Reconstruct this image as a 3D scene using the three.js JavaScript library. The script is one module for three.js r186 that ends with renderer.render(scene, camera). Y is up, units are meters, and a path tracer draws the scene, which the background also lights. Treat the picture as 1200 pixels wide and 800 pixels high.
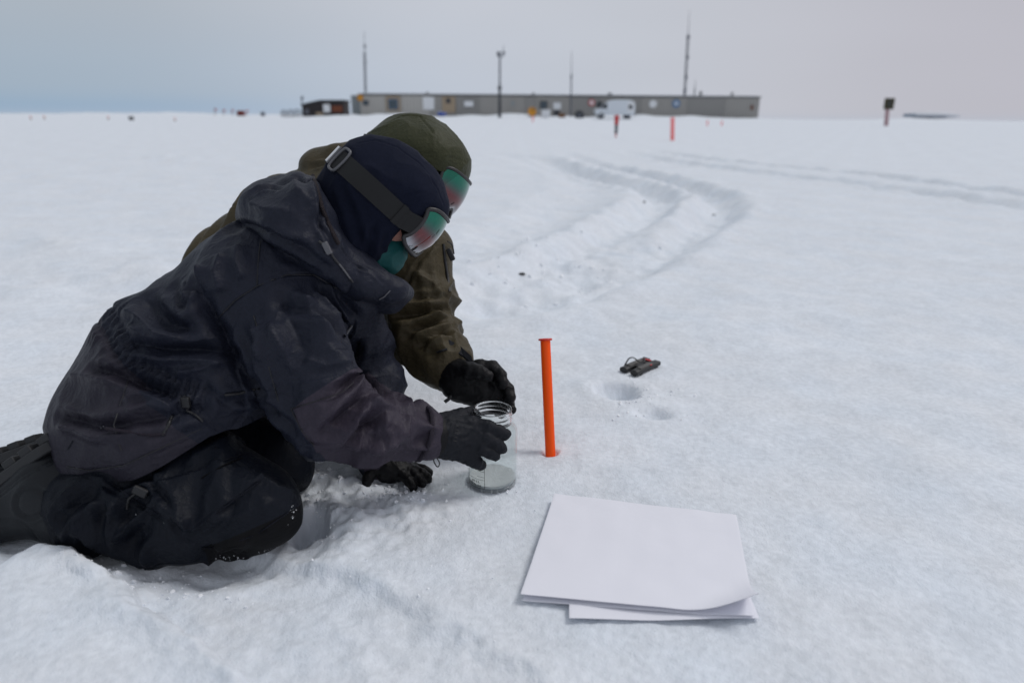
import * as THREE from 'three';
import { RoundedBoxGeometry } from 'three/addons/geometries/RoundedBoxGeometry.js';
import { ImprovedNoise } from 'three/addons/math/ImprovedNoise.js';
import { mergeGeometries, mergeVertices } from 'three/addons/utils/BufferGeometryUtils.js';

const V = (x, y, z) => new THREE.Vector3(x, y, z);
const scene = new THREE.Scene();

// ---------------------------------------------------------------- camera: 24 mm lens, eye 0.80 m above the snow
const camera = new THREE.PerspectiveCamera(53.13, 1.5, 0.05, 6000);
camera.position.set(0, 0.8, 0);
camera.rotation.order = 'YXZ';
camera.rotation.set(-THREE.MathUtils.degToRad(18.15), 0, THREE.MathUtils.degToRad(0.42));
camera.focus = 1.56;
camera.userData.fStop = 2.1;
scene.add(camera);
camera.updateMatrixWorld(true);

// ---------------------------------------------------------------- sky: an even polar overcast, bluer and darker low on the left
function makeSky() {
  const W = 512, Hh = 256, data = new Float32Array(W * Hh * 4);
  const sm = (a, b, x) => { const t = Math.min(1, Math.max(0, (x - a) / (b - a))); return t * t * (3 - 2 * t); };
  const n = new ImprovedNoise();
  for (let j = 0; j < Hh; j++) for (let i = 0; i < W; i++) {
    const el = ((j + 0.5) / Hh - 0.5) * Math.PI, az = ((i + 0.5) / W - 0.5) * 2 * Math.PI; // direction (cos az, sin el, sin az)
    const dx = Math.cos(az) * Math.cos(el), dz = Math.sin(az) * Math.cos(el), dy = Math.sin(el);
    const up = Math.max(0, dy);
    const side = 0.5 - 0.5 * dx;                       // 1 towards -x (left), 0 towards +x
    let r = 0.555, g = 0.580, b = 0.640;               // veil of cloud
    const wl = sm(0.05, 0.62, -dx), wr = sm(0.10, 0.62, dx);   // bluer cloud to the left, thicker and pinker cloud to the right
    r *= (1 - 0.235 * wl) * (1 - 0.10 * wr); g *= (1 - 0.20 * wl) * (1 - 0.145 * wr); b *= (1 - 0.20 * wl) * (1 - 0.14 * wr);
    const low = sm(0.20, 0.0, dy) * sm(0.30, 0.75, side);  // open water beyond the horizon darkens the cloud base on the left
    r -= 0.080 * low; g -= 0.035 * low; b += 0.010 * low;
    const strip = sm(0.030, 0.004, dy) * sm(0.10, 0.45, -dx); r -= 0.060 * strip; g -= 0.030 * strip; b += 0.012 * strip;   // water sky: a blue strip on the horizon
    const k = 1 - 0.12 * sm(0.0, 1.0, up);
    const c = 1 + 0.035 * n.noise(dx * 2.2 + 4, dy * 9, dz * 2.2) + 0.02 * n.noise(dx * 6, dy * 26, dz * 6 + 9);
    const o = (j * W + i) * 4;
    data[o] = r * k * c; data[o + 1] = g * k * c; data[o + 2] = b * k * c; data[o + 3] = 1;
  }
  const t = new THREE.DataTexture(data, W, Hh, THREE.RGBAFormat, THREE.FloatType);
  t.mapping = THREE.EquirectangularReflectionMapping; t.magFilter = THREE.LinearFilter; t.minFilter = THREE.LinearFilter; t.needsUpdate = true;
  return t;
}
scene.background = makeSky();
scene.environment = scene.background;

const sun = new THREE.DirectionalLight(new THREE.Color(1.0, 0.98, 0.96), 1.25);
sun.position.set(8, 12, -5);
sun.target.position.set(0, 0, -2);
sun.shadow.radius = 38;
sun.castShadow = true;
sun.shadow.mapSize.set(2048, 2048);
Object.assign(sun.shadow.camera, { left: -60, right: 60, top: 60, bottom: -60, near: 0.1, far: 200 });
scene.add(sun, sun.target);

const renderer = new THREE.WebGLRenderer({ antialias: true });
renderer.toneMapping = THREE.LinearToneMapping;
renderer.toneMappingExposure = 1.0;
renderer.shadowMap.enabled = true;

// ---------------------------------------------------------------- turning positions in the photograph (1200 x 800) into the place
const E = camera.matrixWorld.elements;
const RT = V(E[0], E[1], E[2]), UPV = V(E[4], E[5], E[6]), FW = V(-E[8], -E[9], -E[10]);
const FPX = 400 / Math.tan(THREE.MathUtils.degToRad(53.13 / 2));
const ray = (px, py) => FW.clone().addScaledVector(RT, (px - 600) / FPX).addScaledVector(UPV, (400 - py) / FPX);
const P3 = (px, py, zc) => camera.position.clone().addScaledVector(ray(px, py), zc);
const onGround = (px, py, y = 0) => { const r = ray(px, py); return camera.position.clone().addScaledVector(r, (y - 0.8) / r.y); };
const onPlane = (px, py, D) => { const r = ray(px, py); return camera.position.clone().addScaledVector(r, -D / r.z); };

// ---------------------------------------------------------------- noise, random numbers
const IN = new ImprovedNoise();
const ns = (x, y, z) => IN.noise(x, y, z);
function rng(seed) { let s = seed >>> 0; return () => { s = (s + 0x6D2B79F5) >>> 0; let t = s; t = Math.imul(t ^ (t >>> 15), t | 1); t ^= t + Math.imul(t ^ (t >>> 7), t | 61); return ((t ^ (t >>> 14)) >>> 0) / 4294967296; }; }
const clamp = (x, a = 0, b = 1) => Math.min(b, Math.max(a, x));
const sstep = (a, b, x) => { const t = clamp((x - a) / (b - a)); return t * t * (3 - 2 * t); };
const crisp = (n) => Math.max(0, 1 - Math.abs(n) * 2.3);
const ridge = (n) => { const r = 1 - Math.min(1, Math.abs(n) * 1.7); return r * r; };

// ---------------------------------------------------------------- naming
const taken = {};
function numbered(name) { const n = taken[name] ?? 0; taken[name] = n + 1; return n ? `${name}_${String(n).padStart(3, '0')}` : name; }
function tag(o, label, category, group, kind) { o.userData.label = label; if (category) o.userData.category = category; if (group) o.userData.group = group; if (kind) o.userData.kind = kind; return o; }
function mesh(name, g, m, parent, world) {
  const o = new THREE.Mesh(g, m); o.name = name; o.castShadow = o.receiveShadow = true;
  if (world && parent) { let q = parent; const p = V(0, 0, 0); while (q && q !== scene) { p.add(q.position); q = q.parent; } o.position.copy(p).negate(); }
  (parent ?? scene).add(o); return o;
}
function thing(name, pos, label, category, group) { const g = new THREE.Group(); g.name = numbered(name); g.position.copy(pos); scene.add(g); return tag(g, label, category, group); }

// ---------------------------------------------------------------- geometry helpers
function tube(pts, r, seg = 6, n = 0, closed = false) {
  const c = new THREE.CatmullRomCurve3(pts, closed, 'centripetal');
  return new THREE.TubeGeometry(c, n || pts.length * 6, r, seg, closed);
}
function bar(a, b, r, seg = 8, r2 = r) {
  const d = b.clone().sub(a), g = new THREE.CylinderGeometry(r2, r, d.length(), seg, 1);
  g.applyQuaternion(new THREE.Quaternion().setFromUnitVectors(V(0, 1, 0), d.normalize()));
  const m = a.clone().add(b).multiplyScalar(0.5); g.translate(m.x, m.y, m.z); return g;
}
function box(w, h, d, x = 0, y = 0, z = 0) { const g = new THREE.BoxGeometry(w, h, d); g.translate(x, y, z); return g; }
function rbox(w, h, d, r, x = 0, y = 0, z = 0) { const g = new RoundedBoxGeometry(w, h, d, 2, r); g.translate(x, y, z); return g; }
function merge(list) { return mergeGeometries(list.map((g) => { const q = g.index ? g.toNonIndexed() : g; for (const k of Object.keys(q.attributes)) if (!['position', 'normal', 'uv'].includes(k)) q.deleteAttribute(k); return q; })); }

// ---------------------------------------------------------------- shapes as distance fields
// a tapered capsule; opt.n / opt.s stretch it by s along the unit vector n
function cone(a, b, ra, rb, opt = {}) {
  const n = opt.n, s = opt.s ?? 1, q = n ? 1 - 1 / s : 0;
  const bb = b.clone(); if (n) bb.addScaledVector(n, -n.dot(b.clone().sub(a)) * q);
  const ax = a.x, ay = a.y, az = a.z, bx = bb.x - ax, by = bb.y - ay, bz = bb.z - az;
  const l2 = Math.max(1e-9, bx * bx + by * by + bz * bz), rr = ra - rb, a2 = l2 - rr * rr, il2 = 1 / l2;
  const nx = n ? n.x : 0, ny = n ? n.y : 0, nz = n ? n.z : 0;
  const f = (x, y, z) => {
    let px = x - ax, py = y - ay, pz = z - az;
    if (n) { const c = (px * nx + py * ny + pz * nz) * q; px -= nx * c; py -= ny * c; pz -= nz * c; }
    const yy = px * bx + py * by + pz * bz, zz = yy - l2;
    const vx = px * l2 - bx * yy, vy = py * l2 - by * yy, vz = pz * l2 - bz * yy;
    const x2 = vx * vx + vy * vy + vz * vz, y2 = yy * yy * l2, z2 = zz * zz * l2, k = Math.sign(rr) * rr * rr * x2;
    if (Math.sign(zz) * a2 * z2 > k) return Math.sqrt(x2 + z2) * il2 - rb;
    if (Math.sign(yy) * a2 * y2 < k) return Math.sqrt(x2 + y2) * il2 - ra;
    return (Math.sqrt(Math.max(0, x2 * a2 * il2)) + yy * rr) * il2 - ra;
  };
  const m = a.clone().add(b).multiplyScalar(0.5);
  f.c = m; f.r = a.distanceTo(b) / 2 + Math.max(ra, rb) * s; f.k = opt.k; return f;
}
const ball = (p, r, opt) => cone(p, p.clone().add(V(1e-4, 0, 0)), r, r, opt);
// an ellipsoid in a frame {o, f, u, l}
function ell(fr, c, r, k) {
  const o = fr.at(...c);
  const g = (x, y, z) => {
    const dx = x - o.x, dy = y - o.y, dz = z - o.z;
    const a = (dx * fr.f.x + dy * fr.f.y + dz * fr.f.z) / r[0], b = (dx * fr.u.x + dy * fr.u.y + dz * fr.u.z) / r[1], e = (dx * fr.l.x + dy * fr.l.y + dz * fr.l.z) / r[2];
    const k0 = Math.sqrt(a * a + b * b + e * e), k1 = Math.sqrt((a / r[0]) ** 2 + (b / r[1]) ** 2 + (e / r[2]) ** 2);
    return k1 < 1e-9 ? -Math.min(...r) : k0 * (k0 - 1) / k1;
  };
  g.c = o; g.r = Math.max(...r); g.k = k; return g;
}
function chain(pts, radii, opt) { const out = []; for (let i = 0; i + 1 < pts.length; i++) out.push(cone(pts[i], pts[i + 1], radii[i], radii[i + 1], opt)); return out; }
function union(prims, k) {
  const f = (x, y, z) => {
    let d = 1e3;
    for (const p of prims) {
      const kk = p.k ?? k;
      const dx = x - p.c.x, dy = y - p.c.y, dz = z - p.c.z, lim = d + kk + p.r;
      if (lim < 0 || dx * dx + dy * dy + dz * dz > lim * lim) continue;
      const e = p(x, y, z), h = kk - Math.abs(d - e);
      d = Math.min(d, e); if (h > 0) d -= h * h / (4 * kk);
    }
    return d;
  };
  const b = new THREE.Box3(); for (const p of prims) b.union(new THREE.Box3(p.c.clone().subScalar(p.r), p.c.clone().addScalar(p.r)));
  f.lo = b.min; f.hi = b.max; return f;
}
function grad(f, p, e = 0.0015) {
  const g = V(f(p.x + e, p.y, p.z) - f(p.x - e, p.y, p.z), f(p.x, p.y + e, p.z) - f(p.x, p.y - e, p.z), f(p.x, p.y, p.z + e) - f(p.x, p.y, p.z - e));
  return g.normalize();
}
// where the line of sight through a point of the photograph meets a shape
function hit(f, px, py, near = 0.6, far = 3) {
  const r = ray(px, py), p = V(0, 0, 0); const L = r.length(); let t = near;
  for (let i = 0; i < 400 && t < far; i++) { p.copy(camera.position).addScaledVector(r, t); const d = f(p.x, p.y, p.z); if (d < 4e-4) return p.clone(); t += Math.max(d * 0.6, 2e-4) / L; }
  let best = null, bd = 1e9;
  for (t = near; t < far; t += 0.004) { p.copy(camera.position).addScaledVector(r, t); const d = f(p.x, p.y, p.z); if (d < bd) { bd = d; best = p.clone(); } }
  return best;
}
// surface nets over a distance field, with displacement disp(p, n) along the normal; uv in metres by box projection
function net(f, h, { disp, pad = 0.02, lo, hi, clip } = {}) {
  lo = (lo ?? f.lo).clone().subScalar(pad); hi = (hi ?? f.hi).clone().addScalar(pad);
  const nx = Math.ceil((hi.x - lo.x) / h) + 1, ny = Math.ceil((hi.y - lo.y) / h) + 1, nz = Math.ceil((hi.z - lo.z) / h) + 1;
  const val = new Float32Array(nx * ny * nz), B = 6, R = h * B * 0.87 * 1.5 + 0.012;
  for (let k = 0; k < nz; k += B) for (let j = 0; j < ny; j += B) for (let i = 0; i < nx; i += B) {
    const c = f(lo.x + (i + B / 2) * h, lo.y + (j + B / 2) * h, lo.z + (k + B / 2) * h), skip = Math.abs(c) > R;
    for (let kk = k; kk < Math.min(nz, k + B); kk++) for (let jj = j; jj < Math.min(ny, j + B); jj++) for (let ii = i; ii < Math.min(nx, i + B); ii++)
      val[ii + nx * (jj + ny * kk)] = skip ? c : f(lo.x + ii * h, lo.y + jj * h, lo.z + kk * h);
  }
  const id = new Int32Array(nx * ny * nz).fill(-1), pos = [], S = [1, nx, nx * ny];
  const off = [0, S[0], S[1], S[0] + S[1], S[2], S[0] + S[2], S[1] + S[2], S[0] + S[1] + S[2]];
  const edges = [[0, 1], [2, 3], [4, 5], [6, 7], [0, 2], [1, 3], [4, 6], [5, 7], [0, 4], [1, 5], [2, 6], [3, 7]];
  for (let k = 0; k + 1 < nz; k++) for (let j = 0; j + 1 < ny; j++) for (let i = 0; i + 1 < nx; i++) {
    const b = i + nx * (j + ny * k); let m = 0; for (let q = 0; q < 8; q++) if (val[b + off[q]] < 0) m |= 1 << q;
    if (m === 0 || m === 255) continue;
    let x = 0, y = 0, z = 0, n = 0;
    for (const [p, q] of edges) {
      const a = val[b + off[p]], c = val[b + off[q]]; if ((a < 0) === (c < 0)) continue;
      const t = a / (a - c); x += (p & 1) + t * ((q & 1) - (p & 1)); y += ((p >> 1) & 1) + t * (((q >> 1) & 1) - ((p >> 1) & 1)); z += (p >> 2) + t * ((q >> 2) - (p >> 2)); n++;
    }
    id[b] = pos.length / 3; pos.push(lo.x + (i + x / n) * h, lo.y + (j + y / n) * h, lo.z + (k + z / n) * h);
  }
  const idx = [];
  for (let k = 1; k + 1 < nz; k++) for (let j = 1; j + 1 < ny; j++) for (let i = 1; i + 1 < nx; i++) {
    const b = i + nx * (j + ny * k), s = val[b] < 0;
    for (let d = 0; d < 3; d++) {
      if (s === (val[b + S[d]] < 0)) continue;
      const u = S[(d + 1) % 3], v = S[(d + 2) % 3], q0 = id[b], q1 = id[b - u], q2 = id[b - u - v], q3 = id[b - v];
      if (q0 < 0 || q1 < 0 || q2 < 0 || q3 < 0) continue;
      if (s) idx.push(q0, q1, q2, q0, q2, q3); else idx.push(q0, q2, q1, q0, q3, q2);
    }
  }
  const p = V(0, 0, 0), N = pos.length / 3;
  for (let i = 0; i < N; i++) {
    p.set(pos[3 * i], pos[3 * i + 1], pos[3 * i + 2]);
    const g = grad(f, p); const d = clamp(f(p.x, p.y, p.z), -h, h); p.addScaledVector(g, -d);
    if (disp) { const q = disp(p, g); p.addScaledVector(g, q); }
    pos[3 * i] = p.x; pos[3 * i + 1] = p.y; pos[3 * i + 2] = p.z;
  }
  const g = new THREE.BufferGeometry(); g.setAttribute('position', new THREE.BufferAttribute(new Float32Array(pos), 3)); g.setIndex(idx);
  g.computeVertexNormals(); return g;
}
function boxUV(g) {
  const P = g.attributes.position, Nn = g.attributes.normal, I = g.index.array, map = new Map(), pos = [], nor = [], uv = [], out = [];
  for (let t = 0; t < I.length; t += 3) {
    let nx = 0, ny = 0, nz = 0; for (let q = 0; q < 3; q++) { nx += Nn.getX(I[t + q]); ny += Nn.getY(I[t + q]); nz += Nn.getZ(I[t + q]); }
    const ax = Math.abs(nx) > Math.abs(ny) ? (Math.abs(nx) > Math.abs(nz) ? 0 : 2) : (Math.abs(ny) > Math.abs(nz) ? 1 : 2);
    for (let q = 0; q < 3; q++) {
      const i = I[t + q], key = i * 3 + ax; let v = map.get(key);
      if (v === undefined) {
        v = pos.length / 3; map.set(key, v); const x = P.getX(i), y = P.getY(i), z = P.getZ(i);
        pos.push(x, y, z); nor.push(Nn.getX(i), Nn.getY(i), Nn.getZ(i)); uv.push(ax === 0 ? z : x, ax === 1 ? z : y);
      }
      out.push(v);
    }
  }
  const r = new THREE.BufferGeometry(); r.setAttribute('position', new THREE.Float32BufferAttribute(pos, 3)); r.setAttribute('normal', new THREE.Float32BufferAttribute(nor, 3));
  r.setAttribute('uv', new THREE.Float32BufferAttribute(uv, 2)); r.setIndex(out); return r;
}
// cut an indexed mesh along fn(p) = 0: [fn < 0, fn >= 0]
function split(g, fn) {
  const P = g.attributes.position, Nn = g.attributes.normal, I = g.index.array, n = P.count, v = new Float32Array(n), p = V(0, 0, 0);
  for (let i = 0; i < n; i++) v[i] = fn(p.fromBufferAttribute(P, i)) || 1e-9;
  const mk = () => ({ pos: [], nor: [], idx: [], m: new Map() }), A = mk(), Bq = mk();
  const put = (s, key, x, y, z, a, b, c) => { let q = s.m.get(key); if (q === undefined) { q = s.pos.length / 3; s.m.set(key, q); s.pos.push(x, y, z); s.nor.push(a, b, c); } return q; };
  const old = (s, i) => put(s, i, P.getX(i), P.getY(i), P.getZ(i), Nn.getX(i), Nn.getY(i), Nn.getZ(i));
  const cutv = (s, i, j) => {
    if (i > j) [i, j] = [j, i]; const t = v[i] / (v[i] - v[j]), L = (a, b) => a + (b - a) * t;
    return put(s, 'c' + i + '_' + j, L(P.getX(i), P.getX(j)), L(P.getY(i), P.getY(j)), L(P.getZ(i), P.getZ(j)), L(Nn.getX(i), Nn.getX(j)), L(Nn.getY(i), Nn.getY(j)), L(Nn.getZ(i), Nn.getZ(j)));
  };
  for (let t = 0; t < I.length; t += 3) for (const [s, neg] of [[A, true], [Bq, false]]) {
    const poly = [];
    for (let q = 0; q < 3; q++) { const i = I[t + q], j = I[t + (q + 1) % 3], ki = (v[i] < 0) === neg, kj = (v[j] < 0) === neg; if (ki) poly.push(old(s, i)); if (ki !== kj) poly.push(cutv(s, i, j)); }
    for (let q = 1; q + 1 < poly.length; q++) s.idx.push(poly[0], poly[q], poly[q + 1]);
  }
  return [A, Bq].map((s) => { const r = new THREE.BufferGeometry(); r.setAttribute('position', new THREE.Float32BufferAttribute(s.pos, 3)); r.setAttribute('normal', new THREE.Float32BufferAttribute(s.nor, 3)); r.setIndex(s.idx); return r; });
}
// a crease, seam or ridge lying on a shape along points given in the photograph
function line(f, pts, w, d, lip = 0) {
  const P = pts.map(([x, y]) => hit(f, x, y)), bb = new THREE.Box3().setFromPoints(P).expandByScalar(w * 4);
  const ab = V(0, 0, 0), ap = V(0, 0, 0);
  return (p) => {
    if (!bb.containsPoint(p)) return 0;
    let m = 1e9, tt = 0;
    for (let i = 0; i + 1 < P.length; i++) {
      ab.subVectors(P[i + 1], P[i]); ap.subVectors(p, P[i]); const l = ab.lengthSq(), t = clamp(ap.dot(ab) / l); const q = ap.addScaledVector(ab, -t).length(); if (q < m) { m = q; tt = (i + t) / (P.length - 1); }
    }
    const x = m / w; if (x > 4) return 0; const fade = Math.min(1, 6 * Math.min(tt + 0.06, 1.06 - tt));
    return fade * (-d * Math.exp(-1.25 * x) + lip * Math.exp(-(x - 1.7) * (x - 1.7) * 1.6));
  };
}
const ribbon = (pts, wdir, w, t) => { // a flat strap through points, width along wdir(i), thickness t along normal
  const pos = [], idx = [], uv = []; const n = pts.length;
  pts.forEach(({ p, n: nn, w: ww }, i) => { for (const [a, b] of [[-1, 0], [1, 0], [1, 1], [-1, 1]]) { const q = p.clone().addScaledVector(ww, a * w / 2).addScaledVector(nn, b * t); pos.push(q.x, q.y, q.z); uv.push(i * 0.02, a * w); } });
  for (let i = 0; i + 1 < n; i++) for (let q = 0; q < 4; q++) { const a = i * 4 + q, b = i * 4 + (q + 1) % 4; idx.push(a, b, b + 4, a, b + 4, a + 4); }
  idx.push(0, 2, 1, 0, 3, 2); const e = (n - 1) * 4; idx.push(e, e + 1, e + 2, e, e + 2, e + 3);
  const g = new THREE.BufferGeometry(); g.setAttribute('position', new THREE.Float32BufferAttribute(pos, 3)); g.setAttribute('uv', new THREE.Float32BufferAttribute(uv, 2)); g.setIndex(idx);
  const q = g.toNonIndexed(); q.computeVertexNormals(); return q;
};
// ---------------------------------------------------------------- computed textures and materials
function tileNoise(seed) {
  const R = rng(seed), T = new Float32Array(65536); for (let i = 0; i < T.length; i++) T[i] = R();
  return (x, y, per) => { // value noise that repeats after per cells
    const xi = Math.floor(x), yi = Math.floor(y), fx = x - xi, fy = y - yi, u = fx * fx * (3 - 2 * fx), v = fy * fy * (3 - 2 * fy);
    const at = (a, b) => T[((((a % per) + per) % per) * 251 + (((b % per) + per) % per) * 7919 + per * 13) & 65535];
    return (at(xi, yi) * (1 - u) + at(xi + 1, yi) * u) * (1 - v) + (at(xi, yi + 1) * (1 - u) + at(xi + 1, yi + 1) * u) * v;
  };
}
function dataTex(S, fn, srgb, rep = 1) {
  const d = new Uint8Array(S * S * 4);
  for (let j = 0; j < S; j++) for (let i = 0; i < S; i++) { const c = fn(i / S, j / S), o = (j * S + i) * 4; const a = Array.isArray(c) ? c : [c, c, c]; for (let k = 0; k < 3; k++) d[o + k] = clamp(a[k]) * 255; d[o + 3] = 255; }
  const t = new THREE.DataTexture(d, S, S, THREE.RGBAFormat); t.wrapS = t.wrapT = THREE.RepeatWrapping; t.magFilter = THREE.LinearFilter; t.minFilter = THREE.LinearMipmapLinearFilter; t.generateMipmaps = true;
  if (srgb) t.colorSpace = THREE.SRGBColorSpace; t.repeat.set(rep, rep); t.needsUpdate = true; return t;
}
const tn = tileNoise(11), tn2 = tileNoise(29);
// firn: rounded grains of 2 to 6 mm, in a tile of 0.8 m
const snowBump = dataTex(1024, (u, v) => {
  let s = 0; for (const [p, a] of [[60, 0.15], [210, 0.35], [430, 0.50]]) s += a * tn(u * p, v * p, p); return s;
}, false, 1 / 0.8);
// snow crystals: slightly greyer and whiter grains, in patches
const snowColor = dataTex(512, (u, v) => {
  const a = tn2(u * 7, v * 7, 7), b = tn2(u * 40, v * 40, 40), c = tn2(u * 200, v * 200, 200);
  const k = 0.905 + 0.022 * (a - 0.5) + 0.030 * (b - 0.5) + 0.055 * (c - 0.5); const p = (tn2(u * 11 + 3, v * 11, 11) - 0.5) + 0.5 * (tn(u * 26, v * 26, 26) - 0.5); return [k * (0.962 + 0.016 * p), k * (0.986 + 0.006 * p), k * (1.014 - 0.004 * p)];
}, true, 1 / 1.7);
// crinkled shell fabric, tile of 0.22 m
const clothBump = dataTex(512, (u, v) => {
  const w = 0.25 * tn(u * 6, v * 6, 6); let s = 0;
  for (const [p, a] of [[9, 0.5], [22, 0.28], [60, 0.12], [170, 0.10]]) s += a * (1 - Math.abs(2 * tn((u + w * 0.1) * p, v * p, p) - 1)); return s;
}, false, 1 / 0.22);
const clothColor = dataTex(512, (u, v) => { const k = 0.92 + 0.02 * tn2(u * 12, v * 12, 12) + 0.08 * tn2(u * 120, v * 120, 120); return [k, k, k]; }, true, 1 / 0.5);
const cloth = (r, g, b, o = {}) => {
  const m = new THREE.MeshPhysicalMaterial({ roughness: o.rough ?? 0.52, bumpMap: clothBump, bumpScale: o.bump ?? 0.0030, map: clothColor, sheen: o.sheen ?? 0.0, sheenRoughness: 0.5, specularIntensity: o.spec ?? 0.34 });
  m.color.setRGB(r, g, b); m.sheenColor.setRGB(...(o.sheenColor ?? [0.35, 0.36, 0.42])); return m;
};
const plain = (r, g, b, rough = 0.6, metal = 0) => { const m = new THREE.MeshStandardMaterial({ roughness: rough, metalness: metal }); m.color.setRGB(r, g, b); return m; };
const M = {
  snow: new THREE.MeshPhysicalMaterial({ map: snowColor, bumpMap: snowBump, bumpScale: 0.0015, roughness: 0.85, specularIntensity: 0.35 }),
  crumb: plain(0.9, 0.92, 0.95, 0.8),
  navy: cloth(0.0155, 0.0180, 0.0300), plum: cloth(0.042, 0.035, 0.050), hat: cloth(0.0080, 0.0105, 0.0230, { bump: 0.0012, rough: 0.9, sheen: 0.2, spec: 0.25 }),
  trouser: cloth(0.0058, 0.0078, 0.0135, { bump: 0.0030, spec: 0.30 }), kneePatch: cloth(0.0045, 0.0045, 0.0055, { bump: 0.001, rough: 0.6, spec: 0.25 }),
  skirt: cloth(0.0255, 0.0235, 0.0345), lining: cloth(0.038, 0.030, 0.034), leather: cloth(0.0050, 0.0050, 0.0060, { rough: 0.5, bump: 0.0014, spec: 0.4 }), softshell: cloth(0.0120, 0.0135, 0.0180, { rough: 0.6, bump: 0.0014, spec: 0.35 }),
  olive: cloth(0.062, 0.050, 0.028, { sheenColor: [0.4, 0.38, 0.3] }), oliveHood: cloth(0.042, 0.045, 0.021, { sheenColor: [0.35, 0.36, 0.28] }), rubber: new THREE.MeshPhysicalMaterial({ color: new THREE.Color(0.0125, 0.0145, 0.0175), roughness: 0.48, specularIntensity: 0.45, bumpMap: clothBump, bumpScale: 0.0008 }), lug: plain(0.014, 0.015, 0.017, 0.6),
  skin: plain(0.50, 0.24, 0.19, 0.5), teal: cloth(0.010, 0.085, 0.085, { bump: 0.0005 }), strap: plain(0.007, 0.0075, 0.0085, 0.8), greyPlastic: plain(0.10, 0.10, 0.11, 0.35), frame: plain(0.022, 0.021, 0.023, 0.45),
  white: plain(0.75, 0.76, 0.78, 0.5), black: plain(0.010, 0.010, 0.012, 0.5), green: plain(0.03, 0.13, 0.06, 0.8), cord: plain(0.02, 0.02, 0.022, 0.6),
};
// ---------------------------------------------------------------- the snow field
const G2 = (px, py) => { const p = onGround(px, py); return [p.x, p.z]; };
function path2(pts) { // distance to a polyline on the ground, and how far along it
  const P = pts.map(([a, b]) => G2(a, b)), c = new THREE.CatmullRomCurve3(P.map(([x, z]) => V(x, 0, z)), false, 'centripetal').getPoints(pts.length * 24).map((p) => [p.x, p.z]);
  let x0 = 1e9, x1 = -1e9, z0 = 1e9, z1 = -1e9; for (const [x, z] of c) { x0 = Math.min(x0, x); x1 = Math.max(x1, x); z0 = Math.min(z0, z); z1 = Math.max(z1, z); }
  const f = (x, z, reach) => {
    if (x < x0 - reach || x > x1 + reach || z < z0 - reach || z > z1 + reach) return 1e3;
    let m = 1e9; f.side = 0; f.t = 0;
    for (let i = 0; i + 1 < c.length; i++) {
      const ax = c[i][0], az = c[i][1], bx = c[i + 1][0] - ax, bz = c[i + 1][1] - az, px = x - ax, pz = z - az, l = bx * bx + bz * bz, t = clamp((px * bx + pz * bz) / l), ex = px - bx * t, ez = pz - bz * t, d = ex * ex + ez * ez;
      if (d < m) { m = d; f.side = Math.sign(bx * pz - bz * px); f.t = (i + t) / (c.length - 1); }
    }
    return Math.sqrt(m);
  };
  return f;
}
const ruts = [
  [[[660, 180], [708, 195], [756, 204], [804, 216], [836, 228], [842, 242], [822, 259], [790, 276], [740, 303], [680, 328], [600, 350], [510, 366]], 0.20, 0.125],
  [[[628, 184], [666, 196], [708, 208], [752, 220], [776, 231], [758, 247], [732, 265], [690, 289], [620, 318], [540, 340], [440, 356]], 0.20, 0.115],
  [[[598, 183], [640, 194], [676, 206], [688, 220], [672, 235], [636, 258], [560, 288], [480, 312], [400, 330]], 0.30, 0.05],
  [[[730, 178], [795, 190], [850, 197], [930, 206], [1030, 218], [1130, 232], [1260, 252]], 0.22, 0.105],
  [[[760, 176], [840, 188], [930, 196], [1040, 207], [1140, 220], [1280, 238]], 0.20, 0.105],
].map(([p, w, d]) => ({ f: path2(p), w, d }));
const berms = [
  [[[590, 181], [640, 185], [680, 190]], 0.30, 0.05],
  [[[730, 226], [724, 240], [700, 262], [655, 283], [600, 300]], 0.26, 0.025],
  [[[672, 222], [660, 236], [620, 252], [560, 276]], 0.28, 0.025],
  [[[800, 232], [796, 248], [760, 272], [700, 300]], 0.24, 0.02],
].map(([p, w, d]) => ({ f: path2(p), w, d }));
const trough = path2([[150, 652], [215, 672], [300, 708], [400, 765], [520, 850]]);
const slab = path2([[40, 640], [90, 655], [140, 685], [195, 722], [255, 765], [330, 830]]);
const legPress = path2([[345, 632], [250, 640], [120, 628], [20, 612], [-90, 622]]);
const pitA = G2(724, 456), pitB = G2(766, 483), kneeHole = G2(362, 607), leftHand = G2(465, 568), rodAt = G2(645, 529), jarAt = G2(577, 562), leftKnee = G2(335, 575);
const mounds = [[405, 132, 82, 3.2, 0.35], [560, 134, 86, 9, 0.10], [880, 138, 88, 9, 0.16], [700, 138, 88, 12, 0.08], [1095, 141, 130, 6, 0.55], [128, 134, 240, 9, 0.9], [205, 134, 240, 11, 0.8], [160, 134, 230, 14, 0.4], [30, 134, 260, 16, 0.3], [330, 135, 200, 9, 0.4], [800, 138, 88, 7, 0.12]].map(([px, py, D, w, h]) => { const p = onPlane(px, py, D); return [p.x, -D, w, h]; });
{ const Rm = rng(77); for (let i = 0; i < 26; i++) { const p = onPlane(405 + Rm() * 500, 137, 91 + Rm() * 3.5); mounds.push([p.x, p.z, 0.7 + Rm() * 1.6, 0.08 + Rm() * 0.22]); } }
const lumps = [[97, 286, 0.30, 0.05], [190, 187, 0.8, 0.06], [130, 287, 0.25, -0.035], [60, 296, 0.4, 0.03], [170, 320, 0.5, 0.02]].map(([px, py, w, h]) => [...G2(px, py), w, h]);
const tilt = (d) => 0.80 * sstep(16, 120, d);
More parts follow.
